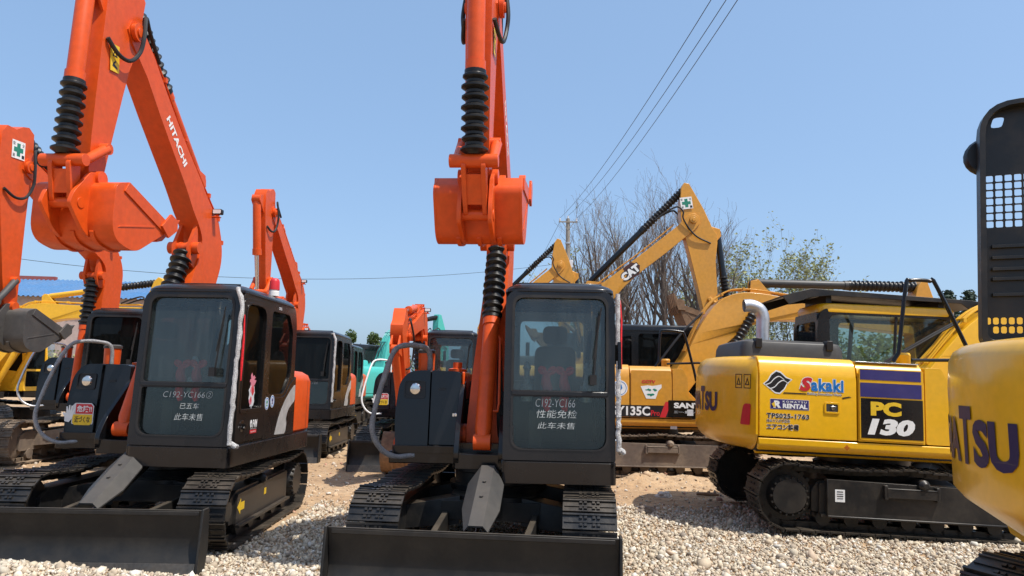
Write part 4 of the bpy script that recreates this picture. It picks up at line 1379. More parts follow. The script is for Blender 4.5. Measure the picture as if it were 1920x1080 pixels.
fine = ramp(nz(9, 8, .75).outputs['Fac'], [(.30, (.16, .11, .07)), (.48, (.45, .44, .43)), (.75, (.72, .68, .60))])
mx = N(nt, 'ShaderNodeMix', data_type='RGBA', blend_type='OVERLAY')
mx.inputs[0].default_value = .75
nt.links.new(big.outputs[0], mx.inputs[6])
nt.links.new(fine.outputs[0], mx.inputs[7])
vo = N(nt, 'ShaderNodeTexVoronoi')
vo.inputs['Scale'].default_value = 22
nt.links.new(tc.outputs['Object'], vo.inputs['Vector'])
mask = N(nt, 'ShaderNodeMath', operation='LESS_THAN')
mask.inputs[1].default_value = .16
nt.links.new(vo.outputs['Distance'], mask.inputs[0])
pebc = ramp(vo.outputs['Color'], [(.2, (.25, .18, .12)), (.5, (.5, .42, .33)), (.8, (.62, .57, .5))])
mx2 = N(nt, 'ShaderNodeMix', data_type='RGBA')
nt.links.new(mask.outputs[0], mx2.inputs[0])
nt.links.new(mx.outputs[2], mx2.inputs[6])
nt.links.new(pebc.outputs[0], mx2.inputs[7])
nt.links.new(mx2.outputs[2], p.inputs['Base Color'])
p.inputs['Roughness'].default_value = .95
bp_ = N(nt, 'ShaderNodeBump')
bp_.inputs['Strength'].default_value = .8
bp_.inputs['Distance'].default_value = .05
nt.links.new(nz(6, 10, .7).outputs['Fac'], bp_.inputs['Height'])
nt.links.new(bp_.outputs[0], p.inputs['Normal'])
gb = MB()
gb.v, gb.f = gv, gf
ground = gb.build('ground', m, smooth=180, recalc=False)
tag(ground, 'sandy brown dirt yard with wheel-worn patches', None, None, 'structure')

# loose stones, one mesh for what nobody could count
def stone_mat():
    m, nt, p = mat_base('limestone_chips')
    at = N(nt, 'ShaderNodeAttribute', attribute_name='tint')
    tc = N(nt, 'ShaderNodeTexCoord')
    n = N(nt, 'ShaderNodeTexNoise')
    n.inputs['Scale'].default_value = 40
    nt.links.new(tc.outputs['Object'], n.inputs['Vector'])
    mr = N(nt, 'ShaderNodeMapRange')
    mr.inputs['To Min'].default_value = .75
    mr.inputs['To Max'].default_value = 1.25
    nt.links.new(n.outputs['Fac'], mr.inputs['Value'])
    hv = N(nt, 'ShaderNodeHueSaturation')
    nt.links.new(at.outputs['Color'], hv.inputs['Color'])
    nt.links.new(mr.outputs[0], hv.inputs['Value'])
    nt.links.new(hv.outputs[0], p.inputs['Base Color'])
    p.inputs['Roughness'].default_value = .85
    return m

def scatter_stones(name, pts, sizes, mat, palette, weights):
    bm = bmesh.new()
    bmesh.ops.create_icosphere(bm, subdivisions=1, radius=1)
    bv = np.array([v.co[:] for v in bm.verts])
    bf = np.array([[v.index for v in f.verts] for f in bm.faces])
    bm.free()
    nv = len(bv)
    K = len(pts)
    jit = rng.uniform(.62, 1.25, (K, nv, 1))
    V = bv[None] * jit
    V *= rng.uniform(.6, 1.3, (K, 1, 3)) * np.array([1, 1, .8])
    q = rng.normal(size=(K, 4))
    q /= np.linalg.norm(q, axis=1, keepdims=True)
    w, x, y, z = q.T
    Rm = np.stack([1 - 2 * (y * y + z * z), 2 * (x * y - z * w), 2 * (x * z + y * w), 2 * (x * y + z * w), 1 - 2 * (x * x + z * z), 2 * (y * z - x * w), 2 * (x * z - y * w), 2 * (y * z + x * w), 1 - 2 * (x * x + y * y)], -1).reshape(K, 3, 3)
    V = np.einsum('kij,knj->kni', Rm, V) * sizes[:, None, None] + pts[:, None, :]
    me = bpy.data.meshes.new(name)
    me.vertices.add(K * nv)
    me.vertices.foreach_set('co', V.reshape(-1).astype(np.float32))
    Fi = (bf[None] + (np.arange(K) * nv)[:, None, None]).reshape(-1)
    nf = K * len(bf)
    me.loops.add(nf * 3)
    me.loops.foreach_set('vertex_index', Fi.astype(np.int32))
    me.polygons.add(nf)
    me.polygons.foreach_set('loop_start', (np.arange(nf) * 3).astype(np.int32))
    me.polygons.foreach_set('loop_total', np.full(nf, 3, np.int32))
    me.update(calc_edges=True)
    pal = np.array(palette)
    idx = rng.choice(len(pal), K, p=np.array(weights) / sum(weights))
    colr = pal[idx] * rng.uniform(.78, 1.18, (K, 1))
    ca = me.attributes.new('tint', 'FLOAT_COLOR', 'POINT')
    ca.data.foreach_set('color', np.repeat(np.concatenate([colr, np.ones((K, 1))], 1), nv, 0).reshape(-1).astype(np.float32))
    me.materials.append(mat)
    o = bpy.data.objects.new(name, me)
    COL.objects.link(o)
    return o

def gravel_density(x, y):
    e = 9.75 + .45 * fbm(x, y, .5, 3) + (.5 if x > 1 else (-.1 if x > -2.2 else .15))
    if -6 < x < -2.6:
        e = 7.9 + .25 * (x + 2.6) + .3 * fbm(x, y, .6, 2)
    t = (e - y) / .9
    return max(.035, min(1, t + .2))
KS = []
for _ in range(205000):
    yy = 4.7 + 7.8 * random.random() ** 1.25
    xx = random.uniform(-.86, .86) * yy
    if random.random() < gravel_density(xx, yy):
        KS.append((xx, yy))
        if len(KS) > 100000:
            break
zz = np.array([gheight(a, b) for a, b in KS])
pts = np.column_stack([np.array(KS), zz])
sz = rng.lognormal(math.log(.0135), .42, len(KS))
pts[:, 2] += sz * .35 + rng.uniform(0, .012, len(KS))
smat = stone_mat()
PALS = [(.50, .42, .305), (.56, .49, .38), (.42, .34, .245), (.32, .265, .20), (.48, .37, .27), (.21, .175, .14), (.60, .56, .49)]
gravel = scatter_stones('gravel', pts, sz, smat, PALS, [5, 5, 4, 2, 2, 1, 2])
tag(gravel, 'pale limestone gravel spread in front of the machines', None, None, 'stuff')
# clods and stones on the dirt further back
CL = []
for _ in range(9000):
    yy = 9 + 20 * random.random() ** 1.3
    xx = random.uniform(-.8, .6) * yy
    if fbm(xx, yy, .5, 3) + random.uniform(-.6, .6) > .05:
        CL.append((xx, yy))
cp = np.array([(a, b, gheight(a, b)) for a, b in CL])
cs = rng.lognormal(math.log(.022), .5, len(CL))
cp[:, 2] += cs * .2
clods = scatter_stones('dirt_clods', cp, cs, smat, [(.45, .32, .2), (.36, .24, .14), (.55, .46, .36), (.28, .19, .12), (.42, .22, .15)], [4, 3, 2, 2, 1])
tag(clods, 'brown clods and broken stone strewn over the dirt', None, None, 'stuff')
def rock(name, label, cat, x, y, s, mat, sq=(1, 1, .7), seed=0, group=None):
    bm = bmesh.new()
    bmesh.ops.create_icosphere(bm, subdivisions=3, radius=1)
    for v in bm.verts:
        n_ = noise.noise(v.co * 1.3 + Vector((seed, 0, 0))) * .45 + noise.noise(v.co * 3.1 + Vector((seed, 4, 0))) * .18
        v.co = v.co * (1 + n_)
        v.co = Vector((v.co.x * sq[0], v.co.y * sq[1], v.co.z * sq[2])) * s
    me = bpy.data.meshes.new(name)
    bm.to_mesh(me)
    bm.free()
    me.materials.append(mat)
    o = bpy.data.objects.new(name, me)
    COL.objects.link(o)
    o.location = (x, y, gheight(x, y) + s * sq[2] * .35)
    return tag(o, label, cat, group)
M['rock_dark'] = paint('dark_rock', (.16, .13, .11), .9, dust=.5, var=.3, scale=6, bump=.6)
M['rock_pale'] = paint('pale_rock', (.50, .45, .39), .9, dust=.3, var=.3, scale=6, bump=.6)
rock('stone', 'dark brown stone beside the right track of the middle orange excavator', 'stone', 1.86, 9.65, .11, M['rock_dark'], (1.1, .8, .7), 2)
rock('stone', 'whitish stone lying on the dirt between the orange and yellow machines', 'stone', 2.4, 11.0, .10, M['rock_pale'], (1.2, .9, .6), 5)
st = MB()
st.tube([(2.95, 11.15, gheight(2.95, 11.15) + .03), (3.1, 11.1, gheight(3.1, 11.1) + .04), (3.28, 11.08, gheight(3.28, 11.1) + .03)], [.022, .03, .018], 6)
tag(st.build('wood_scrap', M['rust']), 'short dark stick of wood lying on the dirt', 'wood scrap')

# ------------------------------------------------------------------ the orange machines
def on_glass(mu, parent, lines, tilt=.055):
    """White marker writing on the lower windscreen."""
    for (s, y, z, w, h) in lines:
        V = Vector((-tilt, 0, 1)).normalized()
        x = 1.036 - tilt * (z - 1)
        lettering(s, (x, y, z), (0, 1, 0), V, w, h, M['chalk'], parent, mu, bold=-.012, shear=.15, off=.003, name='marker_writing')

def ribbons(x, y, yaw, up, label, lx=.88, s=1.0):
    for i, ly in enumerate((.47, .64)):
        t = thing('red_ribbon', label % ('nearer the boom' if i == 0 else 'nearer the door'), 'ribbon', (x, y, 0), yaw)
        mu = Matrix.Rotation(up, 4, 'Z')
        b = MB(mu)
        zt = 1.80
        for dy in (-1, 1):
            b.tube(cr([(lx, ly, zt), (lx + .01, ly + dy * .03, zt + .04), (lx, ly + dy * .065, zt + .05), (lx, ly + dy * .07, zt + .02), (lx, ly + dy * .025, zt - .005), (lx, ly, zt - .005)], 4), [.012] * 3 + [.02] * 15 + [.012] * 3, 7)
        b.build('bow', M['cloth_red'], t)
        b = MB(mu)
        b.tube(cr([(lx, ly, zt + .01), (lx + .01, ly - .012, zt - .08), (lx + .015, ly + .01, zt - .17), (lx + .01, ly - .01, zt - .26), (lx + .01, ly + .008, zt - .36)], 5), [.02, .03, .036, .04, .044, .046, .048, .05, .05, .048, .045, .042, .04, .042, .044, .044, .044, .042, .036, .03, .02], 9)
        b.build('tail', M['cloth_red'], t)

X1, Y1, W1 = -.10, 7.60, R(-95.2)
T1, at1, mu1, cab1, hood1, door1 = compact_excavator('excavator', 'orange compact excavator in the middle facing the camera, bucket curled above its cab height', X1, Y1, W1, R(4.3), al=R(-85), be=R(-25),
    o=dict(bar=M['wrap_dark'], bar_r=.028, bar_jit=.003, wrap_pillar=(1.10, 1.92), rail_dark=(1.85, 2.1), danger=False, swing=R(-4), by=.05))
on_glass(mu1, cab1, [('C192-YC166', .36, 1.485, .37, .075), ('性能免检', .37, 1.385, .38, .075), ('此车未售', .38, 1.285, .35, .06)])
w_ = MB(mu1)
w_.tube([(1.03 + random.uniform(-.006, .006), 1.125, z) for z in np.linspace(2.08, 2.56, 14)], [.022 + random.uniform(-.003, .003) for _ in range(14)], 9)
w_.build('handrail_wrap', M['wrap'], T1)
rb = MB(mu1)
rb.tube([(1.02, 1.15, 2.5), (1.03, 1.16, 2.3), (1.03, 1.155, 2.0), (1.03, 1.16, 1.85)], [.005, .008, .009, .006], 6)
tag(rb.build('red_ribbon', M['cloth_red']), 'thin red ribbon tied to the handrail of the middle excavator cab', 'ribbon').matrix_world = T1.matrix_basis.copy()
ribbons(X1, Y1, W1, R(4.3), 'red ribbon bow inside the cab of the middle orange excavator, %s')

X2, Y2, W2 = -3.86, 8.23, R(-88.6)
T2, at2, mu2, cab2, hood2, door2 = compact_excavator('excavator', 'orange compact excavator on the left with a red beacon on its cab roof', X2, Y2, W2, R(-4.4), al=R(-78),
    o=dict(bar=M['wrap_clear'], bar_r=.021, bar_jit=.0015, wrap_pillar=(1.02, 2.62), danger=True, beacon=True))
on_glass(mu2, cab2, [('C192-YC166②', .36, 1.475, .52, .07), ('已五车', .55, 1.365, .20, .06), ('此车未售', .50, 1.25, .30, .07)])
ribbons(X2, Y2, W2, R(-4.4), 'red ribbon bow inside the cab of the left beacon excavator, %s')
rb = MB(mu2)
rb.tube([(1.0, 1.15, 2.34), (.995, 1.155, 2.1), (.99, 1.15, 1.85), (.985, 1.15, 1.66)], [.006, .011, .014, .006], 6)
tag(rb.build('red_ribbon', M['cloth_red']), 'red ribbon hanging from the wrapped cab handrail of the left beacon excavator', 'ribbon').matrix_world = T2.matrix_basis.copy()
# stickers on the left machine's door and boom
U, V = (-1, 0, 0), (0, 0, 1)
rs = random.Random(5)
def blot(cx, cy, rx, ry, n, amp, sd):
    r_ = random.Random(sd)
    return [(cx + rx * (1 + r_.uniform(-amp, amp)) * math.cos(2 * math.pi * i / n), cy + ry * (1 + r_.uniform(-amp, amp)) * math.sin(2 * math.pi * i / n)) for i in range(n)]
dg = decal([blot(.10, .14, .075, .13, 26, .22, 1), ], (.64, 1.080, 1.36), U, V, M['lightgrey'], door2, mu2, off=.003, name='door_sticker')
decal([blot(.10, .30, .07, .06, 24, .45, 2), blot(.11, .20, .05, .04, 16, .3, 3), blot(.08, .08, .035, .04, 16, .4, 4)], (.64, 1.080, 1.36), U, V, M['pink'], dg, mu2, off=.0045, name='sticker_print')
decal([blot(.12, .19, .025, .05, 14, .4, 6), blot(.08, .10, .02, .03, 12, .4, 7)], (.64, 1.080, 1.36), U, V, M['red'], dg, mu2, off=.0055, name='sticker_print')
pn2 = door2
for i, (xx, c_) in enumerate(((.175, M['green']), (.02, M['navy']))):
    s_ = decal([circ(0, 0, .058, 24, .072)], (xx, 1.109, 1.40 + i * .02), U, V, M['lightgrey'], T2, mu2, off=.002, name='round_sticker')
    decal([(circ(0, 0, .050, 24, .062), [circ(0, 0, .043, 24, .054)])], (xx, 1.109, 1.40 + i * .02), U, V, M['blue'], s_, mu2, off=.0035, name='sticker_ring')
    decal([[(-.02, -.03), (.02, -.03), (.0, .0)], circ(0, .015, .02, 12)], (xx, 1.109, 1.40 + i * .02), U, V, c_, s_, mu2, off=.0035, name='sticker_print')
decal([rect(0, .165, -.05, -.012)], (.595, 1.112, 1.145), U, V, M['red'], door2, mu2, off=.003, name='sticker')
lettering('FVM', (.54, 1.112, 1.155), U, V, .115, .085, M['white'], door2, mu2, bold=.04, shear=.1)
decal([(blot(.022, .045, .024, .042, 14, .05, 9), [circ(.024, .035, .010, 10, .018)])], (.60, 1.112, 1.155), U, V, M['white'], door2, mu2, off=.004, name='sticker')
lettering('PREMIUM MACHINES', (.59, 1.112, 1.140), U, V, .15, .010, M['white'], door2, mu2, bold=0)
lettering('SALES SERVICE', (.585, 1.112, 1.107), U, V, .13, .015, M['white'], door2, mu2, bold=0, off=.006)
lettering('CRES', (-.02, 1.10, 2.49), U, V, .10, .032, M['lightgrey'], cab2, mu2, bold=.02)
for T_, at_, mm in ((T1, at1, at1['ms']), (T2, at2, at2['ms'])):
    B = at_['B']
    p0, p1 = B(toB((.93, 4.83))), B(toB((.06, 4.02)))
    dx, dz = p0[0] - p1[0], p0[1] - p1[1]
    l = math.hypot(dx, dz)
    u = Vector((-dx / l, 0, -dz / l))
    v = Vector((0, 1, 0)).cross(u)
    q = B(toB((.70, 4.59)))
    O = Vector((q[0], -.16 + at_['tip_w'], q[1])) - v * .05
    lettering('HITACHI', O, u, v, .62, .095, M['white'], at_['boom'], mm, bold=.035)
    A = at_['A']
    q = A(toA((1.70, 4.80)))
    u = Vector((A(toA((1.84, 4.62)))[0] - q[0], 0, A(toA((1.84, 4.62)))[1] - q[1])).normalized()
    for sg in (1,):
        O = Vector((q[0] - .03, -.16 + sg * .121, q[1] - .12))
        uu, vv = Vector((-1, 0, .12)).normalized(), Vector((.12, 0, 1)).normalized()
        s_ = decal([rect(0, .14, 0, .27)], O + Vector((.10, 0, 0)), uu, vv, M['ylw'], at_['arm'], mm, off=.004, name='warning_sticker')
        decal([([(.03, .15), (.11, .15), (.07, .23)], [[(.05, .162), (.09, .162), (.07, .205)]]), [(.03, .05), (.11, .03), (.11, .05), (.06, .075), (.09, .10), (.08, .115), (.04, .08)]], O + Vector((.10, 0, 0)), uu, vv, M['ink'], s_, mm, off=.0055, name='sticker_print')

T3, at3, mu3, cab3, hood3, door3 = compact_excavator('excavator', 'far left orange excavator with a grey bucket hanging low in front', -7.98, 14.0, R(-90), 0, th=R(56), al=R(-90), be=R(2), s=1.08,
    o=dict(muddy=True, blade=False, att=dict(bucket_mat=M['bucket_grey'], link_mat=M['bucket_grey'], bw=.30, aw=.27, kw=.85, ka=1.25), glass=M['glass_dark']))
A = at3['A']
q = A(toA((1.10, 5.82)))
first_aid_sign(at3, mu3, at3['arm'], -.16 + .137, A(toA((1.56, 5.42))), .27, R(-4), True)
T4, at4, mu4, cab4, hood4, door4 = compact_excavator('excavator', 'orange excavator behind the left beacon excavator, arm hanging straight down', -4.9, 16.0, R(-90), 0, th=R(66.5), al=R(-91), s=1.0,
    o=dict(wrap_pillar=(1.15, 2.62), wrap_hook=False, glass=M['glass_dark'], att=dict(bell_bucket=False, bell_arm=False)))
on_glass(mu4, cab4, [('YC166', .55, 1.52, .24, .07)])
T6, at6, mu6, cab6, hood6, door6 = compact_excavator('excavator', 'orange excavator behind the middle one, boom lowered and a rusty bucket on the ground', -1.78, 15.0, R(-90), 0, th=R(21), al=R(-121), be=R(40),
    o=dict(danger=True, muddy=False, bar=M['white'], by=.15, ak=.82, att=dict(ka=1.35, kb=1.2, bucket_mat=M['rust'], link_mat=M['orange'], bell_bucket=False, bell_arm=False)))
compact_excavator('excavator', 'dark cabbed excavator parked furthest back in the row of orange machines', -6.0, 22.6, R(-90), 0, th=R(9), al=R(-138), be=R(22), o=dict(att=dict(bucket_mat=M['rust'])))

# ------------------------------------------------------------------ yellow machines
XP, YP = 4.70, 9.45
pc = standard_excavator('excavator', 'yellow excavator with a dark panel lettered PC 130 on its side', XP, YP, R(-3), M['yellow'], R(2), R(-95), tilt=R(1.6), up=R(0),
    o=dict(F=(.42, 1.50), hood_x=(-1.80, -.50), cab_dx=.30, exhaust=(-1.36, -.15), guard=True, roof_mat=M['yellow'], glass=M['glass_clear'], one_window=True, inside_bar=True, att=dict(ram_mat=M['yellow']), k=1.02))
T, mu, HW = pc['T'], pc['mu'], pc['HW']
yo = -HW
U, V = (1, 0, 0), (0, 0, 1)
def side_text(body, u, v, w, h, mat, par, off=.004, bold=.03, outline=None, ob=.09, shear=0.0, y=None, space=1.0):
    yy = yo if y is None else y
    if outline:
        e = h * ob * .45
        lettering(body, (u - e, yy, v - e), U, V, w + 2 * e, h + 2 * e, outline, par, mu, bold=bold + ob * .6, off=off - .0015, shear=shear, name='lettering_outline', space=space)
    return lettering(body, (u, yy, v), U, V, w, h, mat, par, mu, bold=bold, off=off, shear=shear, space=space)
D_ = pc['door']
# flag-like wave emblem
def wave(u0, v0, w, h, dv):
    top = [(u0 + w * t, v0 + h * (.55 * t + .28 * math.sin(t * 2 * math.pi * .9 + .4))) for t in np.linspace(0, 1, 9)]
    return top + [(a, b - dv) for a, b in reversed(top)]
wv = [(-1.665, 1.70), (-1.62, 1.735), (-1.585, 1.80), (-1.53, 1.845), (-1.48, 1.83), (-1.42, 1.775), (-1.36, 1.755), (-1.41, 1.71), (-1.44, 1.65), (-1.49, 1.60), (-1.54, 1.605)]
c0 = (-1.515, 1.72)
e0 = decal([[(c0[0] + (a - c0[0]) * 1.13, c0[1] + (b - c0[1]) * 1.15) for a, b in wv] ], (0, yo, 0), U, V, M['white'], D_, mu, off=.002, name='wave_emblem')
decal([wv], (0, yo, 0), U, V, M['ink'], e0, mu, off=.0032, name='emblem_field')
st = []
for dx, dz in ((0, 0), (.05, -.045)):
    l = cr([(-1.655 + dx, 1.69 + dz), (-1.60 + dx, 1.715 + dz), (-1.555 + dx, 1.765 + dz), (-1.50 + dx, 1.795 + dz), (-1.44 + dx, 1.76 + dz)], 4)
    st.append(l + [(a + .004, b - .011) for a, b in reversed(l)])
decal(st, (0, yo, 0), U, V, M['white'], e0, mu, off=.0044, name='emblem_stripe')
decal([[(-1.45, 1.592), (-1.18, 1.592), (-1.185, 1.606), (-1.44, 1.606)], [(-.76, 1.560), (-.66, 1.585), (-.69, 1.592), (-.77, 1.575)]], (0, yo, 0), U, V, M['ink'], e0, mu, off=.0032, name='emblem_bar')
side_text('S', -1.26, 1.63, .15, .165, M['red'], D_, outline=M['white'], bold=.06, shear=.25)
side_text('akaki', -1.125, 1.635, .375, .15, M['blue'], D_, outline=M['white'], bold=.04, ob=.07, space=1.12)
side_text('Building Demolition Work', -1.17, 1.585, .40, .034, M['ink'], D_, outline=M['white'], bold=.0, ob=.12)
s_ = decal([rect(-1.60, -1.15, 1.405, 1.525, .004)], (0, yo, 0), U, V, M['lightgrey'], D_, mu, off=.002, name='rental_sign')
decal([rect(-1.596, -1.154, 1.409, 1.521)], (0, yo, 0), U, V, M['navy'], s_, mu, off=.0032, name='sign_field')
side_text('KOMATSU', -1.455, 1.486, .275, .022, M['white'], s_, off=.005, bold=.02, space=1.5)
side_text('RENTAL', -1.455, 1.42, .285, .055, M['white'], s_, off=.005, bold=.05)
side_text('R', -1.565, 1.42, .09, .085, M['white'], s_, off=.005, bold=.06, shear=.1)
decal([[(-1.585, 1.465), (-1.55, 1.49), (-1.545, 1.455), (-1.535, 1.43), (-1.56, 1.43)]], (0, yo, 0), U, V, M['ylw'], s_, mu, off=.006, name='sign_mark')
side_text('TPS025-1763', -1.64, 1.30, .49, .058, M['ink'], D_, bold=.03, outline=M['white'], ob=.07, space=1.1)
side_text('排出ガス対策型車', -1.64, 1.25, .27, .038, M['ink'], D_, bold=.0, outline=M['white'], ob=.06)
side_text('エアコン装備', -1.64, 1.165, .37, .07, M['ink'], D_, bold=.03, outline=M['white'], ob=.07)
b = MB(mu)
b.sidep(rect(-.975, -.80, 1.385, 1.515, .02), yo - .010, yo + .005, [rect(-.955, -.82, 1.405, 1.495, .012)])
b.build('latch_frame', M['yellow'], D_, bevel=.004)
b = MB(mu)
b.sidep(rect(-.956, -.819, 1.404, 1.496, .012), yo - .003, yo + .0)
b.box(-.955, -.915, yo - .006, yo, 1.405, 1.495)
lt = b.build('latch_recess', M['cover_grey'], D_)
b = MB(mu)
b.sidep([(-.905, 1.47), (-.84, 1.47), (-.86, 1.43), (-.885, 1.425)], yo - .014, yo - .003)
b.build('latch_handle', M['chrome'], lt, bevel=.003)
tb, yt = pc['tool'], yo - .014
decal([rect(-.565, .13, 1.80, 1.918)], (0, yt, 0), U, V, M['navy'], tb, mu, off=.003, name='stripe')
decal([rect(-.565, .135, 1.60, 1.765)], (0, yt, 0), U, V, M['navy'], tb, mu, off=.003, name='stripe')
pb = decal([rect(-.56, .145, 1.125, 1.585)], (0, yt, 0), U, V, M['cab_grey'], tb, mu, off=.003, name='model_panel')
side_text('PC', -.45, 1.385, .35, .165, M['ylw'], pb, y=yt, bold=.06, off=.005)
side_text('130', -.49, 1.165, .54, .19, M['white'], pb, y=yt, bold=.06, shear=.2, off=.005)
b = MB(mu)
b.topp(rect(-.58, .15, -1.17, -1.07, .01), 2.0, 2.012)
b.build('step_plate', M['chrome'], tb, bevel=.003)
tgt = [cross_pts(-.72, 1.0, .035, .004)]
decal(tgt + [(circ(-.72, 1.0, .022), [circ(-.72, 1.0, .017)])], (0, yo, 0), U, V, flat('rust_red_decal', (.45, .08, .01)), pc['T'], mu, off=.003, name='lifting_mark')
def arcw(phi0, z0, Rr, off=.006):
    return lambda x, y: (-(Rr + off) * math.cos(phi0 + x / Rr), (Rr + off) * -math.sin(phi0 + x / Rr), z0 + y)
def cw_text(d, body, w, h, z0, mat):
    w0 = -w / 2 / d['R']
    return lettering(body, None, None, None, w, h, mat, d['cw'], d['mu'], bold=.05, wrap=arcw(w0, z0, d['R']))
def maker_name(d, w, h, z0, mat):
    """Heavy capitals with a tall T."""
    for word, t0, t1, hh, dz in (('KOMA', 0, .60, h, 0), ('T', .585, .71, h * 1.26, h * .0), ('SU', .715, 1.0, h, 0)):
        a0 = (-w / 2 + w * t0) / d['R']
        lettering(word, None, None, None, w * (t1 - t0) * .97, hh, mat, d['cw'], d['mu'], bold=.045, wrap=arcw(a0, z0 + dz, d['R']))
maker_name(pc, 1.30, .25, 1.32, M['navy_ink'])
ph = lambda p_: (lambda u, v, w: (-(pc['R'] + w) * math.cos(p_ + u / pc['R']), -(pc['R'] + w) * math.sin(p_ + u / pc['R']), v))
b = MB(mu)
b.plate(rpoly([(-.075, 1.20), (.07, 1.20), (.085, 1.45), (.0, 1.45), (-.03, 1.42)], .02), .002, .012, ph(R(31)))
b.build('red_reflector', M['red'], pc['cw'], bevel=.003)
for u0 in (-.07, .07):
    b = MB(mu)
    b.plate([(u0 - .06, 1.63), (u0 + .05, 1.63), (u0 + .05, 1.80), (u0 - .06, 1.80)], .002, .0035, ph(R(30)), [[(u0 - .052, 1.638), (u0 + .042, 1.638), (u0 + .042, 1.792), (u0 - .052, 1.792)]])
    b.plate([(u0 - .04, 1.67), (u0 + .03, 1.67), (u0 - .005, 1.76)], .002, .0035, ph(R(30)), [[(u0 - .025, 1.68), (u0 + .015, 1.68), (u0 - .005, 1.735)]])
    b.build('warning_sticker', M['ink'], pc['cw'])

# amber machine seen from its side, behind the yellow one
sa = standard_excavator('excavator', 'amber excavator with black cab and muddy tracks, seen from its side behind the yellow machine', 2.78, 14.0, R(0), M['amber'], R(15), R(-92), be=R(10), group='standard excavators',
    o=dict(muddy=True, cab_mat=M['black'], glass=M['glass_dark'], hood_mat=M['amber'], hood_x=(-1.7, -1.1), att=dict(ram_mat=M['cover_grey'], bucket_mat=M['rust'], ka=1.15), k=1.14, bcm=M['cover_grey'],
           rail=[(-.10, 2.0), (-.03, 2.1), (.0, 2.60), (.06, 2.68), (.38, 2.66), (.46, 2.58), (.62, 1.95), (.66, 1.75)]))
T, mu = sa['T'], sa['mu']
b = MB(mu)
yt = yo - .014
decal([rect(-1.73, .16, 1.09, 1.30)], (0, yt, 0), U, V, M['ink'], T, mu, off=.003, t=.0165, name='black_stripe')
side_text('SY135C', -.93, 1.115, .70, .165, M['white'], T, bold=.03, off=.005, y=yt)
side_text('Pro', -.215, 1.115, .16, .10, M['red'], T, bold=.02, off=.005, y=yt)
decal([[(-.06, 1.09), (.05, 1.09), (.16, 1.37), (.05, 1.37)]], (0, yt, 0), U, V, M['red'], T, mu, off=.006, name='red_slash')
sg = MB(mu)
sg.sidep(rect(.10, .98, 1.09, 1.40, .02), yo - .022, yo + .02)
sg_ = sg.build('name_board', M['black'], T, bevel=.005)
side_text('SANY', .20, 1.26, .50, .10, M['white'], sg_, y=yo - .022, bold=.05, off=.005)
side_text('三一-重机-液压', .20, 1.17, .55, .045, M['lightgrey'], sg_, y=yo - .022, bold=.0, off=.005)
decal([rect(.44, .55, 1.13, 1.24)], (0, yo - .022, 0), U, V, M['lightgrey'], sg_, mu, off=.004, name='sticker')
decal([rect(.15, .27, .88, .98)], (0, yo + .05, 0), U, V, M['lightgrey'], T, mu, off=.004, name='sticker')
r_ = decal([circ(-.78, 1.60, .145, 28)], (0, yo, 0), U, V, M['white'], sa['door'], mu, off=.003, name='round_sticker')
decal([(circ(-.78, 1.60, .125, 28), [circ(-.78, 1.60, .115, 28)]), [(-.83, 1.56), (-.80, 1.64), (-.75, 1.67), (-.73, 1.60), (-.77, 1.55)]], (0, yo, 0), U, V, M['blue'], r_, mu, off=.0045, name='sticker_print')
side_text('CCTV', -.38, 1.70, .25, .055, M['red'], sa['tool'], y=yt, bold=.05, off=.005)
r_ = decal([[(-.40, 1.64), (-.27, 1.66), (-.18, 1.65), (-.02, 1.68), (-.02, 1.62), (-.08, 1.56), (-.13, 1.42), (-.30, 1.42), (-.36, 1.55)]], (0, yt, 0), U, V, M['white'], sa['tool'], mu, off=.004, name='sticker')
decal([blot(-.25, 1.58, .05, .02, 10, .5, 3), blot(-.14, 1.58, .04, .02, 10, .5, 4), blot(-.22, 1.49, .06, .02, 12, .6, 5)], (0, yt, 0), U, V, M['green'], r_, mu, off=.0055, name='sticker_print')

# amber machine with raised boom further back
ca = standard_excavator('excavator', 'amber excavator with raised boom lettered CAT, standing in front of the bare trees', 1.72, 17.0, R(0), M['amber'], R(60.5), R(-80), be=R(-38), group='standard excavators',
    o=dict(cab_mat=M['black'], glass=M['glass_dark'], att=dict(ram_mat=M['black'], bucket_mat=M['rust'], link_mat=M['amber'], bell_arm=True, kb=1.0), k=1.02))
B, A = ca['at']['B'], ca['at']['A']
first_aid_sign(ca['at'], ca['mu'], ca['at']['arm'], -.168, A(toA((1.28, 5.5))), .30, R(8))
q0, q1 = B((2.45, .78)), B((3.45, .38))
dx, dz = q1[0] - q0[0], q1[1] - q0[1]
l = math.hypot(dx, dz)
uu, vv = Vector((dx / l, 0, dz / l)), Vector((-dz / l, 0, dx / l))
O = Vector((q0[0], -.187, q0[1]))
h_ = decal([[(.12, -.13), (.42, -.17), (.58, .0), (.46, .19), (.20, .19)]], O, uu, vv, flat('dark_red_decal', (.06, .015, .012)), ca['at']['boom'], None, off=.003, name='emblem')
lettering('CAT', O + uu * .0 - vv * .12, uu, vv, .56, .24, M['ink'], h_, None, bold=.15, off=.0055, name='lettering_outline')
lettering('CAT', O + uu * .02 - vv * .10, uu, vv, .52, .20, M['white'], h_, None, bold=.07, off=.007)
s_ = decal([rect(-1.0, -.62, -.30, -.08)], O, uu, vv, M['ylw'], ca['at']['boom'], None, off=.003, name='warning_sticker')
# another amber machine behind the middle cab
standard_excavator('excavator', 'amber excavator whose arm tip shows just above the middle cab roof', -1.0, 24.0, R(0), M['amber'], R(61), R(-86), be=R(-20), o=dict(cab_mat=M['black'], glass=M['glass_dark'], att=dict(ram_mat=M['black'], bucket_mat=M['rust'])))
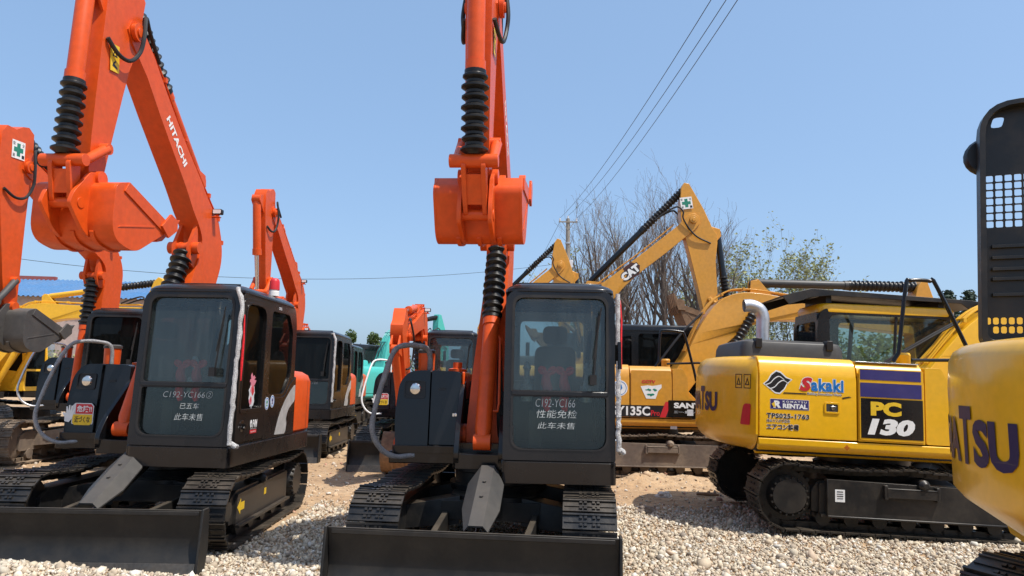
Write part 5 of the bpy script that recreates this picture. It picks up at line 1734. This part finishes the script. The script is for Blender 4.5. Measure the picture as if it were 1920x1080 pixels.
# yellow machine beyond the left row
yl = standard_excavator('excavator', 'lemon yellow excavator with lowered boom in front of the blue roofed shed', -15.0, 19.6, R(0), M['lemon'], R(21), R(-95), o=dict(cab_mat=M['lemon'], glass=M['glass_dark'], k=1.05, rail_mat=M['galv'], att=dict(bucket_mat=M['lemon'])))
B = yl['at']['B']
q0, q1 = B((3.45, .28)), B((4.2, .02))
uu = Vector((q1[0] - q0[0], 0, q1[1] - q0[1])).normalized()
vv = Vector((-uu.z, 0, uu.x))
lettering('通商', Vector((q0[0], -.19, q0[1])) - vv * .10, uu, vv, .60, .24, M['ink'], yl['at']['boom'], None, bold=.02, off=.004)
# teal machine far back
te = standard_excavator('excavator', 'teal excavator far back between the orange rows', -5.35, 26.5, R(62), M['teal'], R(24), R(-80), be=R(0), o=dict(cab_mat=M['cab_grey'], glass=M['glass'], hood_mat=M['teal'], att=dict(bucket_mat=M['teal'])))
# near machine at the right edge
rk = standard_excavator('excavator', 'nearest yellow excavator at the right edge with its black engine cover raised', 4.8, 3.6, R(-22.5), M['yellow'], R(30), R(-90), o=dict(hood=False, under=R(42), xr=-1.62, shoes=49, sx0=-1.0, tail=2.16, cw_lv=[(.76, .50), (.79, .44), (1.06, .05), (1.12, .0), (1.36, .0), (1.75, .0), (1.92, .012), (1.98, .04), (2.015, .09), (2.03, .16)]))
maker_name(rk, 1.62, .27, 1.30, M['navy_ink'])
b = MB(rk['mu'] @ Matrix(((1, 0, .045, -.065 - .045 * 2.04), (0, 1, 0, 0), (0, 0, 1, 0), (0, 0, 0, 1))))
px0, px1, pz0, pz1, py = -1.83, -.40, 2.04, 3.76, .55
holes = []
gu, gz = .056, .055
for i in range(20):
    for j in range(7):
        u0 = px0 + .055 + i * gu
        v0 = 2.87 + j * gz
        if u0 + gu < px1 - .1:
            holes.append(rect(u0, u0 + gu - .012, v0, v0 + gz - .009, .006, 1))
for i in range(24):
    for j in range(2):
        u0 = px0 + .040 + (i + 1.0 * (1 - j)) * .046
        v0 = 2.125 + j * .062
        if u0 + .05 < px1 - .1:
            holes.append(rect(u0, u0 + .035, v0, v0 + .048, .008, 1))
holes.append(rpoly([(px0 + .085, pz1 - .165), (px0 + .155, pz1 - .165), (px0 + .175, pz1 - .09), (px0 + .105, pz1 - .09)], .02, 2))
b.sidep(rect(px0, px1, pz0, pz1, [.06, .06, .24, .24], 6), py, py + .012, holes)
rim_o, rim_i = rect(px0, px1, pz0, pz1, [.06, .06, .24, .24], 6), rect(px0 + .035, px1 - .035, pz0 + .035, pz1 - .035, [.05, .05, .21, .21], 6)
b.sidep(rim_o, py - .10, py + .0125, [rim_i])
b.sidep(rect(px0 + .10, px1 - .1, pz0 + .12, pz1 - .30, .03), py - .03, py - .0, [rect(px0 + .125, px1 - .125, pz0 + .30, pz0 + .32)] + []) if False else None
for zz in (.34, .45, .52, .60, .68):
    b.box(px0 + .08, px1 - .08, py - .03, py, pz0 + zz, pz0 + zz + .022)
hd = b.build('raised_engine_cover', M['frame_black'], rk['T'], bevel=.006)
b = MB(rk['mu'])
b.lathe((px0 + .06, py + .10, pz1 - .36), (px0 + .06, py + .015, pz1 - .36), [(0, .10), (.03, .135), (.06, .135), (.09, .12)], 20)
b.build('cover_boss', M['rubber'], hd)
b = MB(rk['mu'])
b.lathe((px0 + .62, py - .08, pz1 - .30), (px0 + .62, py, pz1 - .30), [(0, .13), (.08, .16)], 20)
b.build('cover_boss', M['rubber'], hd)
b = MB(rk['mu'])
b.box(px0 + .35, px0 + 1.0, py - .3, py + .1, 2.02, 2.10)
b.tube([(px0 + .45, py - .2, 2.1), (px0 + .9, py - .25, 2.2), (px0 + 1.2, py - .2, 2.16)], .03, 8)
b.build('hinge_plate', M['cover_grey'], rk['T'], bevel=.006)

# ------------------------------------------------------------------ background: trees, pole, wires, shed
def leaf_mat(name, col, var=.35, trans=.25):
    m, nt, p = mat_base(name)
    at = N(nt, 'ShaderNodeNewGeometry')
    hv = N(nt, 'ShaderNodeHueSaturation')
    hv.inputs['Color'].default_value = (*col, 1)
    mr = N(nt, 'ShaderNodeMapRange')
    mr.inputs['To Min'].default_value = 1 - var
    mr.inputs['To Max'].default_value = 1 + var
    nt.links.new(at.outputs['Random Per Island'], mr.inputs['Value'])
    nt.links.new(mr.outputs[0], hv.inputs['Value'])
    nt.links.new(hv.outputs[0], p.inputs['Base Color'])
    p.inputs['Roughness'].default_value = .6
    tl = N(nt, 'ShaderNodeBsdfTranslucent')
    nt.links.new(hv.outputs[0], tl.inputs[0])
    ms = N(nt, 'ShaderNodeMixShader')
    ms.inputs[0].default_value = trans
    out = nt.nodes['Material Output']
    nt.links.new(p.outputs[0], ms.inputs[1])
    nt.links.new(tl.outputs[0], ms.inputs[2])
    nt.links.new(ms.outputs[0], out.inputs[0])
    return m
M['bark'] = paint('bark', (.075, .062, .055), .95, dust=.5, dustcol=(.16, .14, .12), var=.3, scale=1.5)
M['twig'] = paint('twig_bark', (.15, .125, .11), .95, dust=.4, dustcol=(.22, .19, .17), var=.3, scale=1.5)
M['leaf_new'] = leaf_mat('young_leaves', (.27, .29, .12))
M['leaf_mid'] = leaf_mat('green_leaves', (.075, .125, .035))
M['leaf_con'] = leaf_mat('conifer_needles', (.035, .060, .038), .4, .1)

def twig_tree(name, label, x, y, h, seed, leaves=0, leafmat=None, spread=.42, stems=1, group=None, leaf=.10, trunk_r=.13, clear=.28, levels=5):
    r_ = random.Random(seed)
    T = thing(name, label, 'tree', (x, y, 0), 0, group)
    big, small, tips = MB(), MB(), []
    def branch(p, d, L, r, lev):
        n = 4 if lev < 3 else 3
        pts, rad, dd, q = [p], [r], d, p
        for i in range(n):
            j = .10 + .07 * lev
            dd = (dd + Vector((r_.uniform(-j, j), r_.uniform(-j, j), r_.uniform(-j * .4, j) + .05))).normalized()
            q = q + dd * (L / n)
            pts.append(q)
            rad.append(max(.0065, r * (1 - .62 * (i + 1) / n)))
        (big if lev < 2 else small).tube(pts, rad, 7 if lev == 0 else (5 if lev == 1 else 3), cap=lev < 2)
        if lev >= levels - 2:
            tips.append((pts[-1], lev))
            tips.append((pts[-2], lev))
        if lev >= levels - 1:
            return
        nb = [7, 5, 4, 3, 2][lev] + r_.randint(-1, 1)
        for k in range(nb):
            t = lerp(clear if lev == 0 else .18, 1.0, (k + r_.random() * .8) / nb)
            i = min(n - 1, int(t * n))
            f = t * n - i
            bp = pts[i].lerp(pts[i + 1], min(1, f))
            a = r_.uniform(0, 2 * math.pi)
            s = dd.orthogonal().normalized()
            s = Matrix.Rotation(a, 3, dd) @ s
            ang = spread * r_.uniform(.7, 1.35)
            nd = (dd * math.cos(ang) + s * math.sin(ang))
            nd = (nd + Vector((0, 0, .12 if lev < 2 else .05))).normalized()
            rr = lerp(r, r * .38, t)
            branch(bp, nd, L * r_.uniform(.44, .70) * (1.15 - .55 * t if lev == 0 else 1), rr * .62, lev + 1)
    for sidx in range(stems):
        a = r_.uniform(0, 6.28)
        lean = .0 if stems == 1 else r_.uniform(.08, .22)
        d0 = Vector((math.cos(a) * lean, math.sin(a) * lean, 1)).normalized()
        branch(Vector((math.cos(a) * .15 * (stems > 1), math.sin(a) * .15 * (stems > 1), -.1)), d0, h * r_.uniform(.72, .80) * (1 if sidx == 0 else r_.uniform(.75, 1)), trunk_r * (1 if stems == 1 else .75), 0)
    big.build('trunk', M['bark'], T, recalc=False, smooth=60)
    small.build('crown', M['twig'], T, recalc=False, smooth=60)
    if leaves:
        lf = MB()
        for _ in range(leaves):
            c, lev = r_.choice(tips)
            c = c + Vector((r_.gauss(0, .16), r_.gauss(0, .16), r_.gauss(0, .13)))
            leafquad(lf, c, leaf * r_.uniform(.6, 1.4), r_)
        lf.build('leaves', leafmat, T, smooth=0, recalc=False)
    return T

def leafquad(mb, c, s, r_):
    u = Vector((r_.gauss(0, 1), r_.gauss(0, 1), r_.gauss(0, .6))).normalized()
    v = u.cross(Vector((r_.gauss(0, 1), r_.gauss(0, 1), r_.gauss(0, 1)))).normalized()
    mb.add([c - u * s, c - v * s * .55, c + u * s, c + v * s * .55], [(0, 1, 2, 3)])

def leafy_tree(name, label, x, y, h, w, seed, mat, leaf=.16, n=2600, base=.12, cat='tree', group=None, clumps=16):
    r_ = random.Random(seed)
    T = thing(name, label, cat, (x, y, 0), 0, group)
    tb, lf = MB(), MB()
    tb.tube([(0, 0, -.1), (r_.uniform(-.1, .1), 0, h * .35), (r_.uniform(-.2, .2), r_.uniform(-.2, .2), h * .7)], [h * .022 + .03, h * .016 + .02, .03], 7)
    cl = []
    for _ in range(clumps):
        t = r_.random()
        zc = lerp(h * base, h * .93, t)
        rad = w * .5 * math.sin(math.pi * min(1, .18 + .80 * t)) * r_.uniform(.3, .85)
        a = r_.uniform(0, 6.28)
        c = Vector((math.cos(a) * rad, math.sin(a) * rad, zc))
        cl.append((c, r_.uniform(.13, .24) * w))
        tb.tube([(0, 0, max(.0, zc - h * .22)), tuple(c.lerp(Vector((0, 0, zc)), .4)), tuple(c)], [.05, .03, .012], 4)
    for _ in range(n):
        c, rr = r_.choice(cl)
        d = Vector((r_.gauss(0, 1), r_.gauss(0, 1), r_.gauss(0, .8))).normalized() * rr * r_.random() ** .4
        leafquad(lf, c + d, leaf * r_.uniform(.6, 1.35), r_)
    tb.build('trunk' if cat == 'tree' else 'stems', M['bark'], T, recalc=False)
    lf.build('crown' if cat == 'tree' else 'foliage', mat, T, smooth=0, recalc=False)
    return T

def conifer(x, y, h, w, seed, label):
    r_ = random.Random(seed)
    T = thing('conifer', label, 'tree', (x, y, 0), 0, 'dark conifers on the right')
    tb, lf = MB(), MB()
    tb.tube([(0, 0, -.1), (0, 0, h * .98)], [h * .022, .02], 7)
    z = h * .10
    while z < h * .98:
        t = z / h
        L = w * .5 * (1 - t) ** .75 * r_.uniform(.75, 1.1) + .15
        for k in range(6):
            if r_.random() < .14:
                continue
            a = r_.uniform(0, 6.28)
            e = Vector((math.cos(a) * L, math.sin(a) * L, z + L * r_.uniform(-.05, .38)))
            b0 = Vector((0, 0, z))
            tb.tube([tuple(b0), tuple(e)], [.03, .01], 3)
            for _ in range(26):
                q = b0.lerp(e, r_.random() ** .6) + Vector((r_.gauss(0, .14), r_.gauss(0, .14), r_.gauss(0, .11)))
                leafquad(lf, q, .17 * r_.uniform(.6, 1.3), r_)
        z += h * .035
    tb.build('trunk', M['bark'], T, recalc=False)
    lf.build('crown', M['leaf_con'], T, smooth=0, recalc=False)

def at_px(px, Y):
    return (px - 960) / FPX * Y
def z_px(px, py, Y):
    return CAMH + (707 + .021 * (px - 960) - py) / FPX * Y
BARE = [(1118, 425, 47, 1, 'leftmost bare tree of the row, beside the concrete pole'),
        (1142, 385, 50, 1, 'bare twiggy tree second from the concrete pole'),
        (1170, 380, 47, 1, 'bare tree rising behind the lettered amber boom, left of the tallest one'),
        (1205, 338, 49, 2, 'tallest bare tree of the row behind the amber boom'),
        (1243, 372, 46, 1, 'bare tree with crossing limbs just right of the tallest bare tree'),
        (1283, 392, 50, 1, 'bare tree showing in the gap under the folded amber boom'),
        (1315, 356, 48, 1, 'bare tree directly behind the peak of the amber boom'),
        (1345, 425, 50, 1, 'rightmost bare tree of the row, beside the leafing trees')]
for i, (px, py, Y, stm, lab) in enumerate(BARE):
    twig_tree('bare_tree', lab, at_px(px, Y), Y, z_px(px, py, Y) * .93, 40 + i, stems=stm, group='bare trees behind the machines', leaves=120 if i in (0, 2) else 40, leafmat=M['leaf_new'], leaf=.05, trunk_r=.25, spread=.42)
LEAFY = [(1075, 505, 62, 'low leafing tree to the left of the bare row, next to the pole'), (1318, 545, 58, 'pale green leafing tree under the amber boom peak'),
         (1388, 485, 56, 'leafing tree just right of the bare trees'), (1436, 462, 57, 'tallest of the sparse leafing trees behind the yellow machine'),
         (1487, 476, 56, 'sparse leafing tree above the exhaust of the yellow machine'), (1535, 500, 58, 'rightmost sparse leafing tree, above the black cab guard')]
for i, (px, py, Y, lab) in enumerate(LEAFY):
    twig_tree('leafing_tree', lab, at_px(px, Y), Y, z_px(px, py, Y) * 1.0, 70 + i, leaves=2300, leafmat=M['leaf_new'], stems=2, group='leafing trees behind the machines', leaf=.13, spread=.58, clear=.2, trunk_r=.12)
conifer(at_px(1785, 60), 60, z_px(1785, 545, 60), 4.6, 3, 'dark conifer just right of the black cab guard')
conifer(at_px(1823, 62), 62, z_px(1823, 545, 62), 4.4, 4, 'dark conifer beside the raised black engine cover')
conifer(at_px(1752, 64), 64, z_px(1752, 588, 64), 4.6, 5, 'shorter dark conifer behind the yellow cab')
FAR = [(662, 617, 85, 'round green tree far away, left one of the pair'), (704, 622, 88, 'round green tree far away, right one of the pair'), (803, 628, 95, 'small green tree between the lowered orange boom and the grey cab behind')]
for i, (px, py, Y, lab) in enumerate(FAR):
    leafy_tree('round_tree', lab, at_px(px, Y), Y, z_px(px, py, Y), 3.4, 90 + i, M['leaf_mid'], leaf=.17, n=2600, group='far round trees')
hd_labels = ['low green bush on the horizon at the far left', 'low green bush behind the left cabs', 'low bush behind the row of orange machines', 'low bush in the gap by the teal machine', 'low bush behind the middle cab', 'bush at the foot of the bare trees, left end',
             'bush at the foot of the bare trees, middle', 'bush at the foot of the bare trees, right end', 'bush behind the exhaust of the yellow machine', 'bush seen through the yellow cab window', 'bush seen through the front of the yellow cab', 'bush behind the raised yellow boom', 'bush at the far right behind the black cover']
hp = [(120, 660), (330, 640), (590, 668), (760, 672), (930, 668), (1130, 655), (1225, 650), (1310, 640), (1420, 625), (1545, 618), (1630, 612), (1720, 622), (1850, 610)]
for i, ((px, py), lab) in enumerate(zip(hp, hd_labels)):
    Y = (58, 60, 96, 98, 70, 56, 57, 56, 52, 53, 52, 54, 56)[i]
    leafy_tree('bush', lab, at_px(px, Y), Y, z_px(px, py, Y), 6.5, 120 + i, M['leaf_mid'] if i % 2 else M['leaf_new'], leaf=.18, n=2200, base=.08, cat='bush', group='bushes along the edge of the yard', clumps=22)

# utility pole
PX, PY, PH = 3.62, 45.0, 12.25
T = thing('utility_pole', 'tall concrete utility pole with a short crossarm', 'utility pole', (PX, PY, 0), 0)
b = MB()
b.tube([(0, 0, -.2), (.0, 0, PH)], [.20, .13], 14)
b.build('pole', M['concrete'], T)
b = MB()
b.box(-.62, .62, -.16, -.10, PH - .28, PH - .20)
b.tube([(-.4, -.13, PH - .25), (0, -.13, PH - .8)], .02, 5)
b.tube([(.4, -.13, PH - .25), (0, -.13, PH - .8)], .02, 5)
b.build('crossarm', M['concrete'], T)
for xx in (-.55, .0, .55):
    MB().lathe((xx, -.13 if xx else 0, PH - (.2 if xx else 0)), (xx, -.13 if xx else 0, PH + .2), [(0, .03), (.05, .06), (.1, .04), (.15, .06), (.2, .03)], 10).build('insulator', M['lightgrey'], T)
for k, zz in enumerate((PH - 1.7, PH - 3.1, PH - 3.8)):
    MB().cyl((0, 0, zz), (0, 0, zz + .10), .19 + .005 * k, 14).build('pole_band', M['galv'], T)
b = MB()
b.tube([(0, 0, PH - 2.3), (-.5, -.1, PH - 2.2), (-.75, -.15, PH - 2.25)], .03, 6)
b.lathe((-.72, -.15, PH - 2.22), (-.98, -.2, PH - 2.3), [(0, .04), (.05, .10), (.26, .11)], 10)
b.build('street_lamp', M['cover_grey'], T)
b = MB()
b.box(.10, .32, -.26, -.1, PH - 3.3, PH - 2.8)
b.build('junction_box', M['lightgrey'], T, bevel=.02)
def wire(label, pts, r=.010):
    b = MB()
    P_ = [np.array(p) for p in pts]
    out = []
    for t in np.linspace(0, 1, 28):
        a, c, d = P_
        l0 = (t - .5) * (t - 1) * 2
        l1 = -4 * t * (t - 1)
        l2 = 2 * t * (t - .5)
        out.append(tuple(a * l0 + c * l1 + d * l2))
    b.tube(out, r, 5)
    tag(b.build('power_line', M['hose'], None, recalc=False), label, 'power line', 'power lines from the concrete pole')
wire('leftmost of the three overhead lines rising from the pole', [(3.07, 44.87, 12.25), (4.45, 15, 10.48), (5.8, -15, 12.3)])
wire('middle one of the three overhead lines rising from the pole', [(3.62, 45, 12.45), (4.80, 15, 10.49), (6.0, -15, 12.3)])
wire('rightmost of the three overhead lines rising from the pole', [(4.17, 44.87, 12.25), (5.06, 15, 10.49), (6.0, -15, 12.3)])
wire('long thin line crossing the sky behind the orange arms to the left', [(3.5, 45, 9.3), (-12.5, 34, 6.35), (-26.5, 26, 7.0)], .011)
wire('line sloping down from the crossarm top to behind the middle cab', [(3.07, 44.9, 12.0), (1.4, 58, 9.9), (-.3, 71, 8.4)], .012)
wire('lower line sloping down from the lamp bracket of the pole', [(3.5, 45, 10.0), (1.9, 58, 8.6), (.4, 71, 7.6)], .012)

# shed with a blue roof
T = thing('shed', 'long shed with a blue sheet roof and pale wall behind the left machines', 'shed', (-39, 62, 0), R(4))
b = MB()
b.box(-11, 11, -4.8, 4.8, 0, 7.6)
b.build('wall', M['wallpink'], T)
b = MB()
ribs = 60
pts = []
for i in range(ribs + 1):
    xx = -11.6 + 23.2 * i / ribs
    for dx, dz in ((0, 0), (.10, .09), (.20, .09), (.30, 0)):
        pts.append((xx + dx, dz))
n = len(pts)
vs = []
for (yy, zz) in ((-5.4, 7.5), (0, 9.55), (5.4, 7.5)):
    vs += [(x_, yy, zz + dz) for x_, dz in pts]
b.add(vs, [(r_ * n + i, r_ * n + i + 1, (r_ + 1) * n + i + 1, (r_ + 1) * n + i) for r_ in range(2) for i in range(n - 1)])
rf = b.build('roof', M['roofblue'], T, smooth=0, recalc=False)
MB().box(-11.7, -2, -.2, .2, 9.5, 9.85).build('roof_ridge', M['roofred'], rf)
for xx in (4, 8.2):
    f = MB().box(xx, xx + 2.2, -4.86, -4.80, 5.4, 6.9).build('window', M['lightgrey'], T)
    MB().box(xx + .1, xx + 2.1, -4.88, -4.861, 5.5, 6.8).build('pane', M['glass_dark'], f)
MB().box(-3, 1.2, -4.88, -4.80, 0, 5.2).build('door', M['galv'], T)
